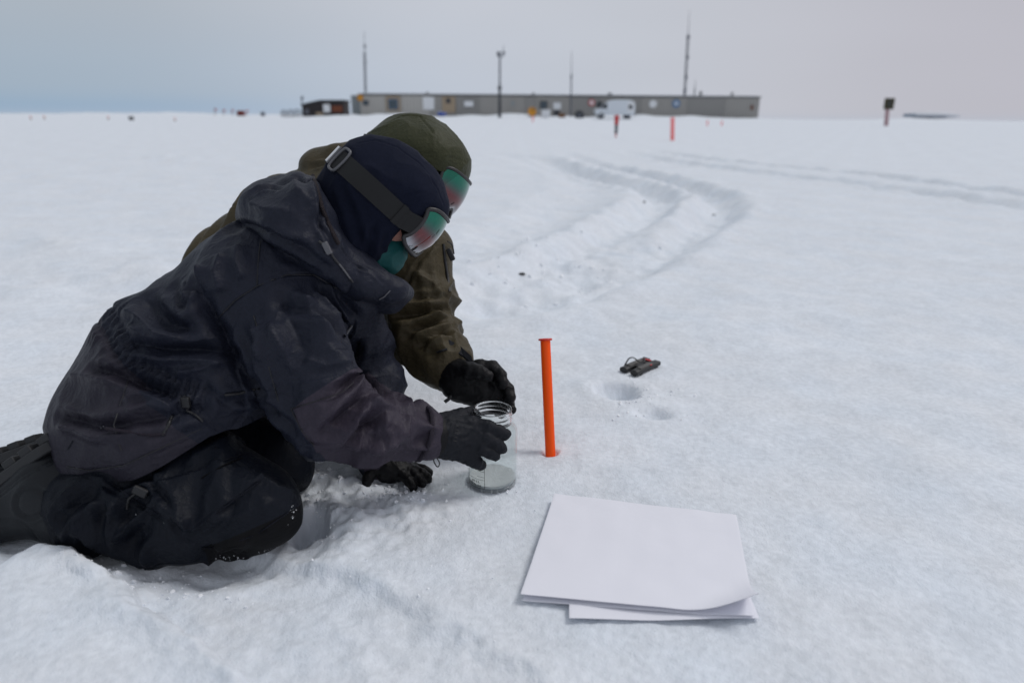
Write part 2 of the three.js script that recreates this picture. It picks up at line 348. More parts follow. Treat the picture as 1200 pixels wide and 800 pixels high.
function H(x, z) {
  const d = Math.hypot(x, z);
  let h = tilt(d);
  h += 0.012 * ns(x * 0.9, 1.3, z * 0.9) + 0.009 * ns(x * 2.2, 2.1, z * 3.4);
  const far = sstep(5, 40, d); h += far * (0.10 * ns(x * 0.05, 3.3, z * 0.09) + 0.035 * ns(x * 0.22, 4.4, z * 0.5));
  const mid = sstep(2.5, 5, d) * sstep(60, 20, d); h += mid * (0.014 * ns(x * 1.1, 5.5, z * 2.2) + 0.008 * ridge(ns(x * 0.7 + 8, 6.1, z * 1.9)) * ridge(ns(x * 2, 3.1, z * 3)));
  // wind scour and footsteps in the soft snow beside the people
  const wild = sstep(1.3, 0.3, Math.hypot((x + 1.5) / 1.8, (z + 3.3) / 1.4)) + 0.28 * sstep(1.2, 0.4, Math.hypot((x - 0.1) / 1.3, (z + 4.9) / 1.4));
  if (wild > 0) h += wild * (0.026 * ns(x * 2.6, 7.7, z * 3.0) + 0.010 * ns(x * 7, 8.8, z * 8));
  if (d > 2.5) for (const { f, w, d: dep } of ruts) {
    const q = f(x, z, w * 4) / w + 0.14 * ns(x * 3, 9.9, z * 3); if (q > 4) continue;
    const en = Math.min(1, 8 * Math.min(f.t + 0.02, 1.02 - f.t));
    h += en * (-dep * Math.exp(-Math.pow(Math.max(0, q), 2.4)) * (1 + 0.22 * ns(x * 9, 2.2, z * 9)) + dep * 0.28 * Math.exp(-Math.pow((q - 1.6) / 0.55, 2)) * (0.7 + 0.9 * ns(x * 4, 4.4, z * 4)));
  }
  if (d > 2.5) for (const { f, w, d: dep } of berms) { const q = f(x, z, w * 3) / w; if (q > 3) continue; h += dep * Math.exp(-q * q) * (0.8 + 0.6 * ns(x * 3.5, 1.1, z * 3.5)); }
  for (const [mx, mz, w, a] of mounds) { const q = Math.hypot((x - mx) / 1.6, z - mz) / w; if (q < 3) h += a * Math.exp(-q * q) * (1 + 0.3 * ns(x * 0.4, 6.6, z * 0.4)); }
  for (const [mx, mz, w, a] of lumps) { const q = Math.hypot((x - mx) / 1.5, (z - mz) / 0.6) / w; if (q < 3) h += a * Math.exp(-q * q) * (1 + 0.5 * ns(x * 5, 6.6, z * 5)); }
  if (d < 8) {
    const near = sstep(8, 4, d), fi = near * (0.0075 * ns(x * 3.2, 8.7, z * 4.1) + 0.0080 * ns(x * 6.5, 3.7, z * 8.5) + 0.0022 * ns(x * 20, 1.9, z * 23) + 0.0013 * ns(x * 62, 5.1, z * 66)); h += fi;
  }
  if (d < 3) {
    // trench dragged towards the camera by the knees
    let q = trough(x, z, 0.5); if (q < 0.5) {
      const e = 0.018 * ns(x * 12, 4.2, z * 12) + 0.009 * ns(x * 38, 4.2, z * 38), lw = 0.10 + 0.05 * trough.t, s = q + e - lw, fade = (1 - 0.7 * trough.t) * sstep(0.02, 0.30, trough.t);
      h += fade * (-0.030 * sstep(0.016, -0.022, s) + 0.010 * Math.exp(-Math.pow((s - 0.02) / 0.022, 2))) + (s < 0 ? 0.007 * ns(x * 20, 5, z * 26) : 0);
    }
    q = slab(x, z, 0.6); if (q < 0.6) { const sd = q * slab.side + 0.016 * ns(x * 15, 2.9, z * 15) + 0.007 * ns(x * 48, 2.9, z * 48); h += (0.030 * sstep(-0.010, 0.014, sd) * sstep(0.55, 0.10, sd) + 0.008 * Math.exp(-Math.pow((sd - 0.022) / 0.02, 2))) * sstep(0, 0.1, slab.t); }
    q = legPress(x, z, 0.4); if (q < 0.4) { const e = 0.014 * ns(x * 14, 8.2, z * 14) + 0.006 * ns(x * 45, 8.2, z * 45), s = q + e; h += -0.018 * sstep(0.10, 0.05, s) + 0.006 * Math.exp(-Math.pow((s - 0.125) / 0.025, 2)); }
    const pit = (c, rx, rz, dep, wall) => { const a = Math.hypot((x - c[0]) / rx, (z - c[1]) / rz) + 0.13 * ns(x * 16, 1.2, z * 16) + 0.06 * ns(x * 50, 1.2, z * 50); if (a < 2) h += -dep * sstep(1.0, wall, a) + dep * 0.05 * Math.exp(-Math.pow((a - 1.25) / 0.25, 2)); };
    pit(pitA, 0.088, 0.085, 0.078, 0.20); pit(pitB, 0.066, 0.056, 0.034, 0.05); pit(kneeHole, 0.045, 0.075, 0.085, 0.4); pit(leftHand, 0.095, 0.055, 0.008, 0.5); pit(leftKnee, 0.12, 0.08, 0.02, 0.5);
    pit(rodAt, 0.026, 0.026, 0.014, 0.4); pit(jarAt, 0.07, 0.07, 0.004, 0.7);
    // churned lumps round the knee hole and the resting hand
    const ch = sstep(0.26, 0.06, Math.hypot((x - kneeHole[0] - 0.06) / 1.2, z - kneeHole[1] + 0.05)); if (ch > 0) h += ch * (0.016 * ns(x * 17, 3.2, z * 17) + 0.010 * ns(x * 40, 6.2, z * 40));
  }
  return h;
}
function buildSnow() {
  const ang = [], rad = []; const A = 0.86, nA = 1000;
  for (let i = 0; i <= nA; i++) ang.push(-A + 2 * A * i / nA);
  for (let i = 1; i < 70; i++) ang.push(A + (2 * Math.PI - 2 * A) * i / 70);
  for (let r = 0.12; r < 0.62; r += 0.05) rad.push(r);
  for (let r = 0.62; r < 2.9; r *= 1.0042) rad.push(r);
  for (let r = 2.9; r < 15; r *= 1.0052) rad.push(r);
  for (let r = 15; r < 120; r *= 1.016) rad.push(r);
  for (let r = 120; r < 5200; r *= 1.10) rad.push(r);
  const nT = ang.length, nR = rad.length, pos = new Float32Array((nT * nR + 1) * 3), uv = new Float32Array((nT * nR + 1) * 2), idx = new Uint32Array(nT * (nR - 1) * 6 + nT * 3);
  for (let j = 0; j < nR; j++) for (let i = 0; i < nT; i++) {
    const x = Math.sin(ang[i]) * rad[j], z = -Math.cos(ang[i]) * rad[j], o = j * nT + i; pos[3 * o] = x; pos[3 * o + 1] = H(x, z); pos[3 * o + 2] = z; uv[2 * o] = x; uv[2 * o + 1] = -z;
  }
  const c = nT * nR; pos[3 * c + 1] = H(0, 0); let q = 0;
  for (let j = 0; j + 1 < nR; j++) for (let i = 0; i < nT; i++) { const a = j * nT + i, b = j * nT + (i + 1) % nT; idx[q++] = a; idx[q++] = b; idx[q++] = b + nT; idx[q++] = a; idx[q++] = b + nT; idx[q++] = a + nT; }
  for (let i = 0; i < nT; i++) { idx[q++] = c; idx[q++] = (i + 1) % nT; idx[q++] = i; }
  const g = new THREE.BufferGeometry(); g.setAttribute('position', new THREE.BufferAttribute(pos, 3)); g.setAttribute('uv', new THREE.BufferAttribute(uv, 2)); g.setIndex(new THREE.BufferAttribute(idx, 1)); g.computeVertexNormals();
  const o = mesh('snow_field', g, M.snow); tag(o, 'wide field of wind packed snow with ruts and hollows', 'snow', null, 'structure'); delete o.userData.category; return o;
}
buildSnow();
// ---------------------------------------------------------------- orange marker tube stuck in the snow
{
  const b = onGround(645, 529), zc = b.clone().sub(camera.position).dot(FW), top = P3(639, 397, zc - 0.012);
  const low = b.clone().addScaledVector(top.clone().sub(b), -0.18);
  const t = thing('marker_tube', b, 'fluorescent orange tube with a flanged end stuck upright in the snow', 'marker tube');
  const m = new THREE.MeshPhysicalMaterial({ roughness: 0.4, specularIntensity: 0.4 }); m.color.setRGB(1.0, 0.095, 0.004);
  const ax = top.clone().sub(low), L = ax.length(), q = new THREE.Quaternion().setFromUnitVectors(V(0, 1, 0), ax.clone().normalize());
  const R = 0.0128, prof = [[R * 0.84, 0], [R, 0], [R * 1.0, L * 0.5], [R * 0.985, L - 0.004], [R * 0.8, L - 0.004], [R * 0.8, L * 0.5], [R * 0.84, 0]].map(([x, y]) => new THREE.Vector2(x, y));
  const g = new THREE.LatheGeometry(prof, 40); g.applyQuaternion(q); g.translate(low.x, low.y, low.z); mesh('tube', g, m, t, true);
  const fp = [[0.004, 0], [R * 1.28, 0], [R * 1.38, 0.0015], [R * 1.38, 0.0035], [R * 1.25, 0.005], [R * 0.62, 0.005], [R * 0.55, 0.002], [0.004, 0.002], [0.004, 0]].map(([x, y]) => new THREE.Vector2(x, y));
  const fm = new THREE.MeshPhysicalMaterial({ roughness: 0.3 }); fm.color.setRGB(0.62, 0.028, 0.012);
  const fg = new THREE.LatheGeometry(fp, 40); fg.translate(0, L - 0.004, 0); fg.applyQuaternion(q); fg.translate(low.x, low.y, low.z); tag(mesh('flange', fg, fm, t, true), 'dark red flanged rim');
}
// ---------------------------------------------------------------- glass sample jar
const jarBase = onGround(577, 561); jarBase.y = H(jarBase.x, jarBase.z) - 0.002;
{
  const t = thing('glass_jar', jarBase, 'open glass jar with a threaded neck, held between gloved hands', 'jar');
  const R = 0.0575, Hj = 0.188, w = 0.0032;
  const out = [[0.001, 0.004], [0.034, 0.003], [0.040, 0.0], [R - 0.008, 0.0005], [R - 0.0015, 0.006], [R, 0.014], [R, 0.128], [R - 0.001, 0.138], [R - 0.0065, 0.148], [R - 0.0125, 0.153], [R - 0.0135, 0.157]];
  for (const y of [0.162, 0.172]) out.push([R - 0.0135, y], [R - 0.0124, y + 0.0015], [R - 0.0123, y + 0.003], [R - 0.0135, y + 0.0048]);
  out.push([R - 0.0132, Hj - 0.003], [R - 0.0138, Hj - 0.0006], [R - 0.0152, Hj]);
  const inn = [[R - 0.0168, Hj - 0.0008], [R - 0.0172, Hj - 0.004], [R - 0.0172, 0.158], [R - 0.0162, 0.1515], [R - 0.0105, 0.146], [R - w - 0.001, 0.136], [R - w, 0.127], [R - w, 0.017], [R - w - 0.004, 0.0095], [R - 0.014, 0.0075], [0.001, 0.009]];
  const v2 = (a) => a.map(([x, y]) => new THREE.Vector2(x, y));
  const glass = new THREE.MeshPhysicalMaterial({ transmission: 1, thickness: 0.003, ior: 1.5, roughness: 0.0, attenuationDistance: 0.35 }); glass.attenuationColor.setRGB(0.86, 0.95, 0.93);
  const pane = new THREE.MeshPhysicalMaterial({ transmission: 1, thickness: 0, ior: 1.52, roughness: 0.0, color: new THREE.Color(0.95, 0.97, 0.966) });
  mesh('jar_wall', new THREE.LatheGeometry(v2([[R - 0.0015, 0.0065], [R, 0.014], [R, 0.128], [R - 0.001, 0.138], [R - 0.0065, 0.148], [R - 0.0125, 0.1535]]), 96), pane, t); mesh('inner_wall', new THREE.LatheGeometry(v2([[R - w - 0.0035, 0.0100], [R - w, 0.017], [R - w, 0.127], [R - w - 0.001, 0.136], [R - 0.0105, 0.146], [R - 0.0162, 0.1515]]), 96), pane, t);
  mesh('neck', new THREE.LatheGeometry(v2([[R - 0.0164, 0.1540], [R - 0.0132, 0.1545], ...out.slice(11), ...inn.slice(0, 2), [R - 0.0172, 0.158], [R - 0.0164, 0.1540]]), 96), glass, t);
  mesh('foot', new THREE.LatheGeometry(v2([[0.0005, 0.0035], [0.034, 0.003], [0.040, 0.0], [R - 0.008, 0.0005], [R - 0.0020, 0.0060], [R - w - 0.004, 0.0093], [R - 0.014, 0.0073], [0.0005, 0.0080]]), 96), glass, t);
  // a little crushed snow in the bottom
  const sp = [[0.0005, 0.0094], [R - 0.0145, 0.008], [R - w - 0.0046, 0.0102], [R - w - 0.0008, 0.0165]]; const lay = new THREE.LatheGeometry([...sp, [R - w - 0.0010, 0.0190], [0.030, 0.0125], [0.0005, 0.0115]].map(([x, y]) => new THREE.Vector2(x, y)), 64);
  const P = lay.attributes.position; for (let i = 0; i < P.count; i++) if (P.getY(i) > 0.0112) P.setY(i, P.getY(i) + 0.003 * ns(P.getX(i) * 60, 2, P.getZ(i) * 60) + 0.05 * Math.max(0, P.getX(i)) * Math.max(0, Math.hypot(P.getX(i), P.getZ(i)) - 0.02));
  lay.computeVertexNormals();
  const slush = new THREE.MeshPhysicalMaterial({ roughness: 0.35, bumpMap: snowBump, bumpScale: 0.002 }); slush.color.setRGB(0.84, 0.86, 0.87);
  tag(mesh('slush', lay, slush, t), 'grey wet snow in the bottom of the jar');
  // printed measuring panel
  const cv = document.createElement('canvas'); cv.width = 256; cv.height = 512; const c = cv.getContext('2d'); c.clearRect(0, 0, 256, 512);
  c.strokeStyle = 'rgba(40,42,44,0.85)'; c.lineWidth = 5; c.strokeRect(14, 14, 228, 484); for (const y of [110, 206, 300, 352]) { c.beginPath(); c.moveTo(y === 352 ? 14 : 150, y); c.lineTo(242, y); c.stroke(); }
  c.fillStyle = 'rgba(40,42,44,0.9)'; c.font = 'bold 46px sans-serif'; c.textAlign = 'center'; c.fillText('40 CL', 128, 412); c.font = 'bold 38px sans-serif'; c.fillText('14 FL OZ', 128, 470);
  const tx = new THREE.CanvasTexture(cv); tx.colorSpace = THREE.SRGBColorSpace;
  const pm = new THREE.MeshStandardMaterial({ map: tx, transparent: true, roughness: 0.6 });
  const pg = new THREE.CylinderGeometry(R + 0.0006, R + 0.0006, 0.075, 24, 1, true, -1.15, 0.92); pg.translate(0, 0.05, 0); mesh('printed_scale', pg, pm, t);
}
// ---------------------------------------------------------------- sheets of paper
function sheet(corner, nx, nz, lift, t = 0.0009) { // corner(u, v) -> point; lift(u, v) -> height above it
  const pos = [], uv = [], idx = [], n = nx * nz;
  for (let s = 0; s < 2; s++) for (let j = 0; j < nz; j++) for (let i = 0; i < nx; i++) { const u = i / (nx - 1), v = j / (nz - 1), p = corner(u, v); pos.push(p.x, p.y + lift(u, v) - s * t, p.z); uv.push(u * 0.42, v * 0.3); }
  for (let j = 0; j + 1 < nz; j++) for (let i = 0; i + 1 < nx; i++) { const a = j * nx + i; idx.push(a, a + nx, a + 1, a + 1, a + nx, a + nx + 1); const b = a + n; idx.push(b, b + 1, b + nx, b + 1, b + nx + 1, b + nx); }
  const rim = []; for (let i = 0; i < nx; i++) rim.push(i); for (let j = 1; j < nz; j++) rim.push(j * nx + nx - 1); for (let i = nx - 2; i >= 0; i--) rim.push((nz - 1) * nx + i); for (let j = nz - 2; j > 0; j--) rim.push(j * nx);
  for (let k = 0; k < rim.length; k++) { const a = rim[k], b = rim[(k + 1) % rim.length]; idx.push(a, b, b + n, a, b + n, a + n); }
  const g = new THREE.BufferGeometry(); g.setAttribute('position', new THREE.Float32BufferAttribute(pos, 3)); g.setAttribute('uv', new THREE.Float32BufferAttribute(uv, 2)); g.setIndex(idx); g.computeVertexNormals(); return g;
}
{
  const pm = new THREE.MeshPhysicalMaterial({ roughness: 0.72, specularIntensity: 0.4, bumpMap: clothBump, bumpScale: 0.00022 }); pm.color.setRGB(0.825, 0.83, 0.89);
  const quad = (a, b, c, d) => { const L = [a, b, c, d].map(([x, y, h]) => onGround(x, y, h)); return (u, v) => L[0].clone().lerp(L[1], u).lerp(L[3].clone().lerp(L[2], u), v); };
  // u runs left to right, v from the far edge to the near edge
  const Q1 = quad([668, 612, 0.013], [852, 636, 0.013], [890, 726, 0.008], [667, 725, 0.008]);
  const lower = mesh('paper_sheet', sheet(Q1, 60, 40, (u, v) => 0.0022 * Math.sin(u * 9 + 1) * v + 0.0015 * ns(u * 4, v * 4, 3) + 0.004 * v * sstep(0.75, 1, u)), pm); taken.paper_sheet = 1;
  tag(lower, 'loose white sheet lying on the snow, mostly covered by a folded sheet', 'paper');
  const t = thing('folded_paper', onGround(740, 660), 'large blank white paper folded double with one near corner curling up', 'paper');
  const Q2 = quad([650, 578, 0.018], [863, 603, 0.018], [886, 722, 0.018], [610, 697, 0.018]);
  const curl = (u, v) => { const k = clamp((u + v * 0.9 - 1.58) / 0.32); return 0.046 * k * k * (1.2 - 0.2 * k); };
  const soft = (u, v) => 0.0022 * ns(u * 3, v * 3, 7) + 0.0012 * ns(u * 7, v * 6, 2);
  const topF = (u, v) => soft(u, v) + curl(u, v) + 0.0025 * sstep(0.7, 1, v) * (1 - u);
  mesh('upper_leaf', sheet(Q2, 90, 70, topF), pm, t, true);
  const Q3 = quad([651, 580, 0.0145], [863, 605, 0.0145], [884, 724, 0.0125], [612, 703, 0.0105]);
  mesh('under_leaf', sheet(Q3, 90, 70, (u, v) => soft(u, v) + curl(u, v) * 0.12 - 0.0006), pm, t, true);
}
// ---------------------------------------------------------------- black hand-held instrument on the snow
{
  const b = onGround(752, 430); b.y = H(b.x, b.z);
  const t = thing('handheld_meter', b, 'small black twin barrelled hand-held instrument with a looped cord lying on the snow', 'instrument');
  const a = onGround(740, 436), c = onGround(770, 423); t.rotation.y = Math.atan2(-(c.z - a.z), c.x - a.x);
  t.scale.set(1, 0.72, 1.05); const L = 0.125; const dark = plain(0.012, 0.012, 0.013, 0.45), grey = plain(0.085, 0.08, 0.075, 0.5);
  for (const s of [-1, 1]) {
    const g = rbox(L, 0.022, 0.026, 0.005, 0.004, 0.018, s * 0.020); mesh('barrel', g, dark, t);
    const k = new THREE.CylinderGeometry(0.0145, 0.0145, 0.020, 20); k.rotateZ(Math.PI / 2); k.translate(-L / 2 - 0.004, 0.0165, s * 0.020); mesh('end_cap', k, dark, t);
    const st = rbox(0.075, 0.004, 0.018, 0.0015, -0.012, 0.0302, s * 0.020); mesh('cover_plate', st, grey, t);
    for (const q of [-0.045, 0.0, 0.045]) mesh('foot', rbox(0.012, 0.010, 0.020, 0.002, q, 0.003, s * 0.021), dark, t);
  }
  mesh('bridge', rbox(0.085, 0.010, 0.020, 0.003, 0.014, 0.022, 0), dark, t);
  const red = plain(0.55, 0.03, 0.035, 0.45); mesh('red_label', rbox(0.010, 0.004, 0.026, 0.001, 0.042, 0.0305, -0.006), red, t); mesh('red_label', rbox(0.010, 0.0030, 0.004, 0.001, 0.006, 0.0315, 0.031), red, t);
  mesh('wrist_cord', tube([V(-0.058, 0.020, -0.03), V(-0.045, 0.034, -0.032), V(-0.030, 0.056, -0.028), V(-0.022, 0.058, -0.02), V(-0.010, 0.040, -0.004), V(0.010, 0.034, 0.002), V(0.035, 0.036, -0.012), V(0.05, 0.034, -0.024)], 0.0026, 7, 60), dark, t);
}
// ---------------------------------------------------------------- crumbs of broken snow
const crumbSpots = [];
function crumb(x, y, z, s) { crumbSpots.push([x, y, z, s]); }
{
  const R = rng(5); const scatter = (n, px, py, sx, sy, s0, s1) => { for (let i = 0; i < n; i++) { const a = R() + R() - 1, b = R() + R() - 1, p = onGround(px + a * sx, py + b * sy), s = s0 + (s1 - s0) * Math.pow(R(), 4); crumb(p.x, H(p.x, p.z) + s * 0.3, p.z, s); } };
  scatter(150, 370, 590, 60, 45, 0.001, 0.006); scatter(110, 180, 680, 120, 40, 0.001, 0.0045); scatter(160, 470, 575, 60, 18, 0.0012, 0.006); scatter(120, 360, 550, 30, 15, 0.001, 0.008);
  scatter(140, 560, 640, 420, 140, 0.0008, 0.0028); scatter(90, 577, 570, 36, 9, 0.0008, 0.003); scatter(160, 640, 300, 160, 35, 0.003, 0.016); scatter(150, 750, 465, 70, 30, 0.001, 0.005);
  for (const [px, py, lab] of [[612, 309, 'tiny dark stone in the churned snow at the near end of the tracks'], [838, 238, 'tiny dark stone in the outside rut where the tracks bend'], [755, 233, 'tiny dark stone on the ridge between two bending ruts']]) { const p = onGround(px, py); const g = new THREE.IcosahedronGeometry(0.014, 1); g.scale(1.5, 0.6, 0.8); const o = mesh(numbered('dark_pebble'), g, plain(0.03, 0.028, 0.027, 0.9)); o.position.set(p.x, H(p.x, p.z) + 0.006, p.z); tag(o, lab, 'stone', 'dark specks in the tracks'); }
}
// ---------------------------------------------------------------- the station and everything else far off
const farMat = { wall: plain(0.325, 0.318, 0.302, 0.8), wall2: plain(0.44, 0.43, 0.405, 0.8), wall3: plain(0.275, 0.272, 0.262, 0.8), pale: plain(0.27, 0.30, 0.31, 0.7), roof: plain(0.13, 0.135, 0.14, 0.8), dark: plain(0.045, 0.05, 0.058, 0.7), tan: plain(0.34, 0.27, 0.19, 0.8), white: plain(0.72, 0.74, 0.76, 0.6), steel: plain(0.11, 0.12, 0.145, 0.6, 0.0), blue: plain(0.01, 0.06, 0.32, 0.5), yellow: plain(0.62, 0.27, 0.01, 0.5), brown: plain(0.16, 0.075, 0.03, 0.8), pink: plain(0.95, 0.22, 0.22, 0.6), red: plain(0.50, 0.035, 0.035, 0.6), signBlue: plain(0.12, 0.22, 0.38, 0.5), shed: plain(0.028, 0.024, 0.026, 0.85), rust: plain(0.16, 0.05, 0.025, 0.85), glass: new THREE.MeshPhysicalMaterial({ roughness: 0.08, color: new THREE.Color(0.05, 0.075, 0.095) }) };  // station wall tones are lightened to stand in for distance haze
const DB = 96;
const bx = (px) => onPlane(px, 125, DB).x, by = (py, px) => onPlane(px, py, DB).y;
function ribbed(w, h, d, pitch, depth) { // a box whose front is corrugated
  const n = Math.max(2, Math.round(w / pitch)), s = new THREE.Shape(); s.moveTo(-w / 2, -d); s.lineTo(-w / 2, 0);
  for (let i = 0; i < n; i++) { const x = -w / 2 + w * i / n, p = w / n; s.lineTo(x + p * 0.35, 0); s.lineTo(x + p * 0.5, depth); s.lineTo(x + p * 0.85, depth); s.lineTo(x + p, 0); }
  s.lineTo(w / 2, -d); s.closePath(); const g = new THREE.ExtrudeGeometry(s, { depth: h, bevelEnabled: false, steps: 1 }); g.rotateX(-Math.PI / 2); g.scale(1, 1, -1); // x, y up, z front
  g.computeVertexNormals(); const I = g.index; if (!I) { const p = g.attributes.position.array, nn = g.attributes.normal.array, u = g.attributes.uv.array; for (let t = 0; t < p.length / 9; t++) { for (let k = 0; k < 3; k++) { [p[t * 9 + 3 + k], p[t * 9 + 6 + k]] = [p[t * 9 + 6 + k], p[t * 9 + 3 + k]]; } } g.computeVertexNormals(); }
  return g;
}
{
  const x0 = bx(422), x1 = bx(890), yb = H(bx(650), -DB) - 0.5, yt = by(112.6, 650), hgt = yt - yb;
  const t = thing('station_building', V((x0 + x1) / 2, yb, -DB), 'long low grey station building of joined container modules with small windows', 'building');
  const X = (px) => bx(px) - t.position.x, Y = (py, px) => by(py, px) - yb;
  const mods = [[422, 470, 'wall2'], [470, 504, 'wall2'], [504, 533, 'wall'], [533, 562, 'wall3'], [562, 615, 'wall'], [615, 628, 'wall3'], [628, 667, 'wall'], [667, 720, 'wall3'], [720, 752, 'wall3'], [752, 805, 'wall'], [805, 850, 'wall3'], [850, 890, 'wall']];
  const R = rng(3);
  for (const [a, b, m] of mods) { const w = X(b) - X(a) - 0.03, o = mesh('wall_module', ribbed(w, hgt - 0.04 - 0.05 * R(), 5.5, 0.42, 0.045 + 0.02 * R()), farMat[m], t); o.position.set((X(a) + X(b)) / 2, 0, 0.06 * R()); }
  const an = mesh('end_module', ribbed(X(422) - X(410) - 0.05, hgt - 0.08, 4.6, 0.5, 0.04), farMat.pale, t); an.position.set((X(410) + X(422)) / 2, 0.05, -0.8);
  mesh('roof_edge', box(X(890) - X(421) + 0.2, 0.16, 5.8, (X(421) + X(890)) / 2, hgt + 0.06, -2.75), farMat.roof, t);
  mesh('roof_snow', box(X(888) - X(424), 0.10, 5.2, (X(421) + X(890)) / 2, hgt + 0.185, -2.75), M.crumb, t);
  const put = (name, px, py, w, h, m, d = 0.1, r = 0.02) => { const o = mesh(name, rbox(w, h, d, Math.min(r, d / 3)), m, t); o.position.set(X(px), Y(py, px), 0.13 + d / 2); return o; };
  const win = (px, py, w, h, pane, surround) => { const o = put('window', px, py, w, h, surround ?? farMat.dark, 0.08); const p = mesh('pane', box(w - 0.14, h - 0.14, 0.03, 0, 0, 0.05), pane, o); return o; };
  tag(put('corner_plate', 422.8, 114.5, 0.7, 0.7, farMat.yellow), 'yellow plate at the corner under the roof'); win(429, 120.5, 0.75, 0.6, farMat.glass);
  put('window_surround', 461, 121.5, 1.95, 1.9, farMat.tan, 0.05); { const o = win(461, 122, 1.3, 1.3, farMat.glass, farMat.signBlue); o.position.z += 0.06; }
  tag(put('white_board', 502.5, 121, 1.5, 1.6, farMat.white), 'large white board'); tag(put('door', 526, 122.4, 1.75, 2.0, farMat.tan, 0.09), 'tan door with a dark window'); put('door_window', 525.5, 118.2, 0.6, 0.62, farMat.dark, 0.05).position.z += 0.1;
  win(549.5, 121.6, 1.35, 0.85, farMat.white, farMat.roof); tag(put('sign_disc', 601, 121.3, 0.45, 0.55, farMat.pale), 'small pale sign'); win(637, 123, 0.95, 0.95, farMat.glass); tag(put('sign_board', 652.7, 124.2, 1.0, 0.85, farMat.white), 'white sign board'); put('hatch', 652.5, 132.5, 0.75, 0.7, farMat.dark, 0.12);
  const disc = (px, py, r, m, m2) => { const g = new THREE.CylinderGeometry(r, r, 0.06, 24); g.rotateX(Math.PI / 2); const o = mesh('round_sign', g, m, t); o.position.set(X(px), Y(py, px), 0.16); if (m2) { const q = new THREE.CylinderGeometry(r * 0.62, r * 0.62, 0.04, 24); q.rotateX(Math.PI / 2); q.translate(0, 0, 0.04); mesh('sign_face', q, m2, o); } return o; };
  disc(693, 120.3, 0.42, farMat.red, farMat.white); disc(765, 121.8, 0.5, farMat.white); disc(792, 121.4, 0.52, farMat.signBlue, farMat.white).children[0].scale.set(0.7, 0.5, 1); put('red_plate', 881, 126, 0.3, 0.55, farMat.rust);
  for (const [px, w, h] of [[500, 0.35, 0.30], [625, 0.35, 0.3], [715, 0.5, 0.35], [822, 0.32, 0.62], [859, 0.25, 0.55]]) mesh('roof_vent', rbox(w, h, w, 0.03, X(px), hgt + 0.13 + h / 2, -0.9), farMat.roof, t);
}
function far(name, px, D, dy, label, cat, group) { const x = onPlane(px, 136, D).x; return thing(name, V(x, H(x, -D) + dy, -D), label, cat, group); }
const pm = (D) => D / FPX / 0.95; // metres per photograph pixel at a distance
// masts
function mast(px, D, pyTop, lattice, label, extras, lean = 0, base = 0) {
  const t = far('radio_mast', px, D, base, label, 'mast', 'masts round the station'); const topY = onPlane(px, pyTop, D).y - t.position.y;
  const at = (y, x = 0, z = 0) => V(x + lean * y, y, z);
  if (lattice) {
    const h1 = topY * 0.70, w = 0.26, n = Math.round(h1 / 0.55); const c = [[-w / 2, w / 3], [w / 2, w / 3], [0, -w / 1.6]];
    for (const [x, z] of c) mesh('mast_leg', bar(at(0, x, z), at(h1, x, z), 0.045, 6), farMat.steel, t);
    const L = []; for (let i = 0; i < n; i++) for (let k = 0; k < 3; k++) { const a = c[k], b = c[(k + 1) % 3]; L.push(bar(at(h1 * i / n, a[0], a[1]), at(h1 * (i + 1) / n, b[0], b[1]), 0.022, 4)); } mesh('bracing', merge(L), farMat.steel, t);
    mesh('whip_antenna', bar(at(h1), at(topY), 0.05, 6, 0.022), farMat.steel, t);
  } else { mesh('pole', bar(at(0), at(topY * 0.62), 0.10, 8, 0.08), farMat.steel, t); mesh('whip_antenna', bar(at(topY * 0.62), at(topY), 0.05, 6, 0.025), farMat.steel, t); }
  for (const [f, w, h, dx] of extras) mesh('mast_box', rbox(w, h, 0.25, 0.02, dx + lean * f * topY, f * topY, 0.05), farMat.steel, t);
  return t;
}
mast(429.5, 101, 36, true, 'lattice radio mast with a thin whip behind the building end with the yellow plate', [[0.78, 0.3, 0.35, 0.05], [0.55, 0.22, 0.3, 0.12]], 0.035, 2.2);
mast(669, 92, 60, false, 'plain thin pole antenna in front of the building beside a white sign board', [[0.62, 0.22, 0.5, 0]], -0.02);
mast(800.5, 101, 12, true, 'tallest lattice radio mast rising behind the blue round sign', [[0.72, 0.38, 0.5, 0.02], [0.5, 0.3, 0.4, 0.12], [0.28, 0.35, 0.6, 0.05], [0.12, 0.35, 0.9, 0.0]], -0.022, 2.2);
mast(811.5, 103, 94, false, 'short thin aerial on the roof behind the tallest mast', [], 0.02, 2.6);
{ const t = far('camera_pole', 585.5, 84, 0, 'dark pole carrying two box shaped camera heads before the building', 'pole'); const h = onPlane(586, 60, 84).y - t.position.y;
  mesh('pole', bar(V(0, 0, 0), V(0.02, h - 0.4, 0), 0.13, 8, 0.10), farMat.steel, t); mesh('lower_sleeve', bar(V(0, 0, 0), V(0, 3.2, 0), 0.2, 8, 0.15), farMat.dark, t); mesh('cross_arm', box(0.8, 0.1, 0.1, 0.1, h - 0.55, 0), farMat.steel, t);
  mesh('camera_head', rbox(0.42, 0.42, 0.4, 0.05, -0.12, h - 0.25, 0), farMat.steel, t); const g = rbox(0.4, 0.3, 0.35, 0.05); g.rotateZ(0.5); g.translate(0.42, h - 0.2, 0); mesh('camera_head', g, farMat.steel, t); mesh('collar', bar(V(0, 3.1, 0), V(0, 3.45, 0), 0.24, 10), farMat.dark, t); mesh('tip', bar(V(0.4, h - 0.1, 0), V(0.45, h + 0.6, 0), 0.03, 5), farMat.steel, t); }
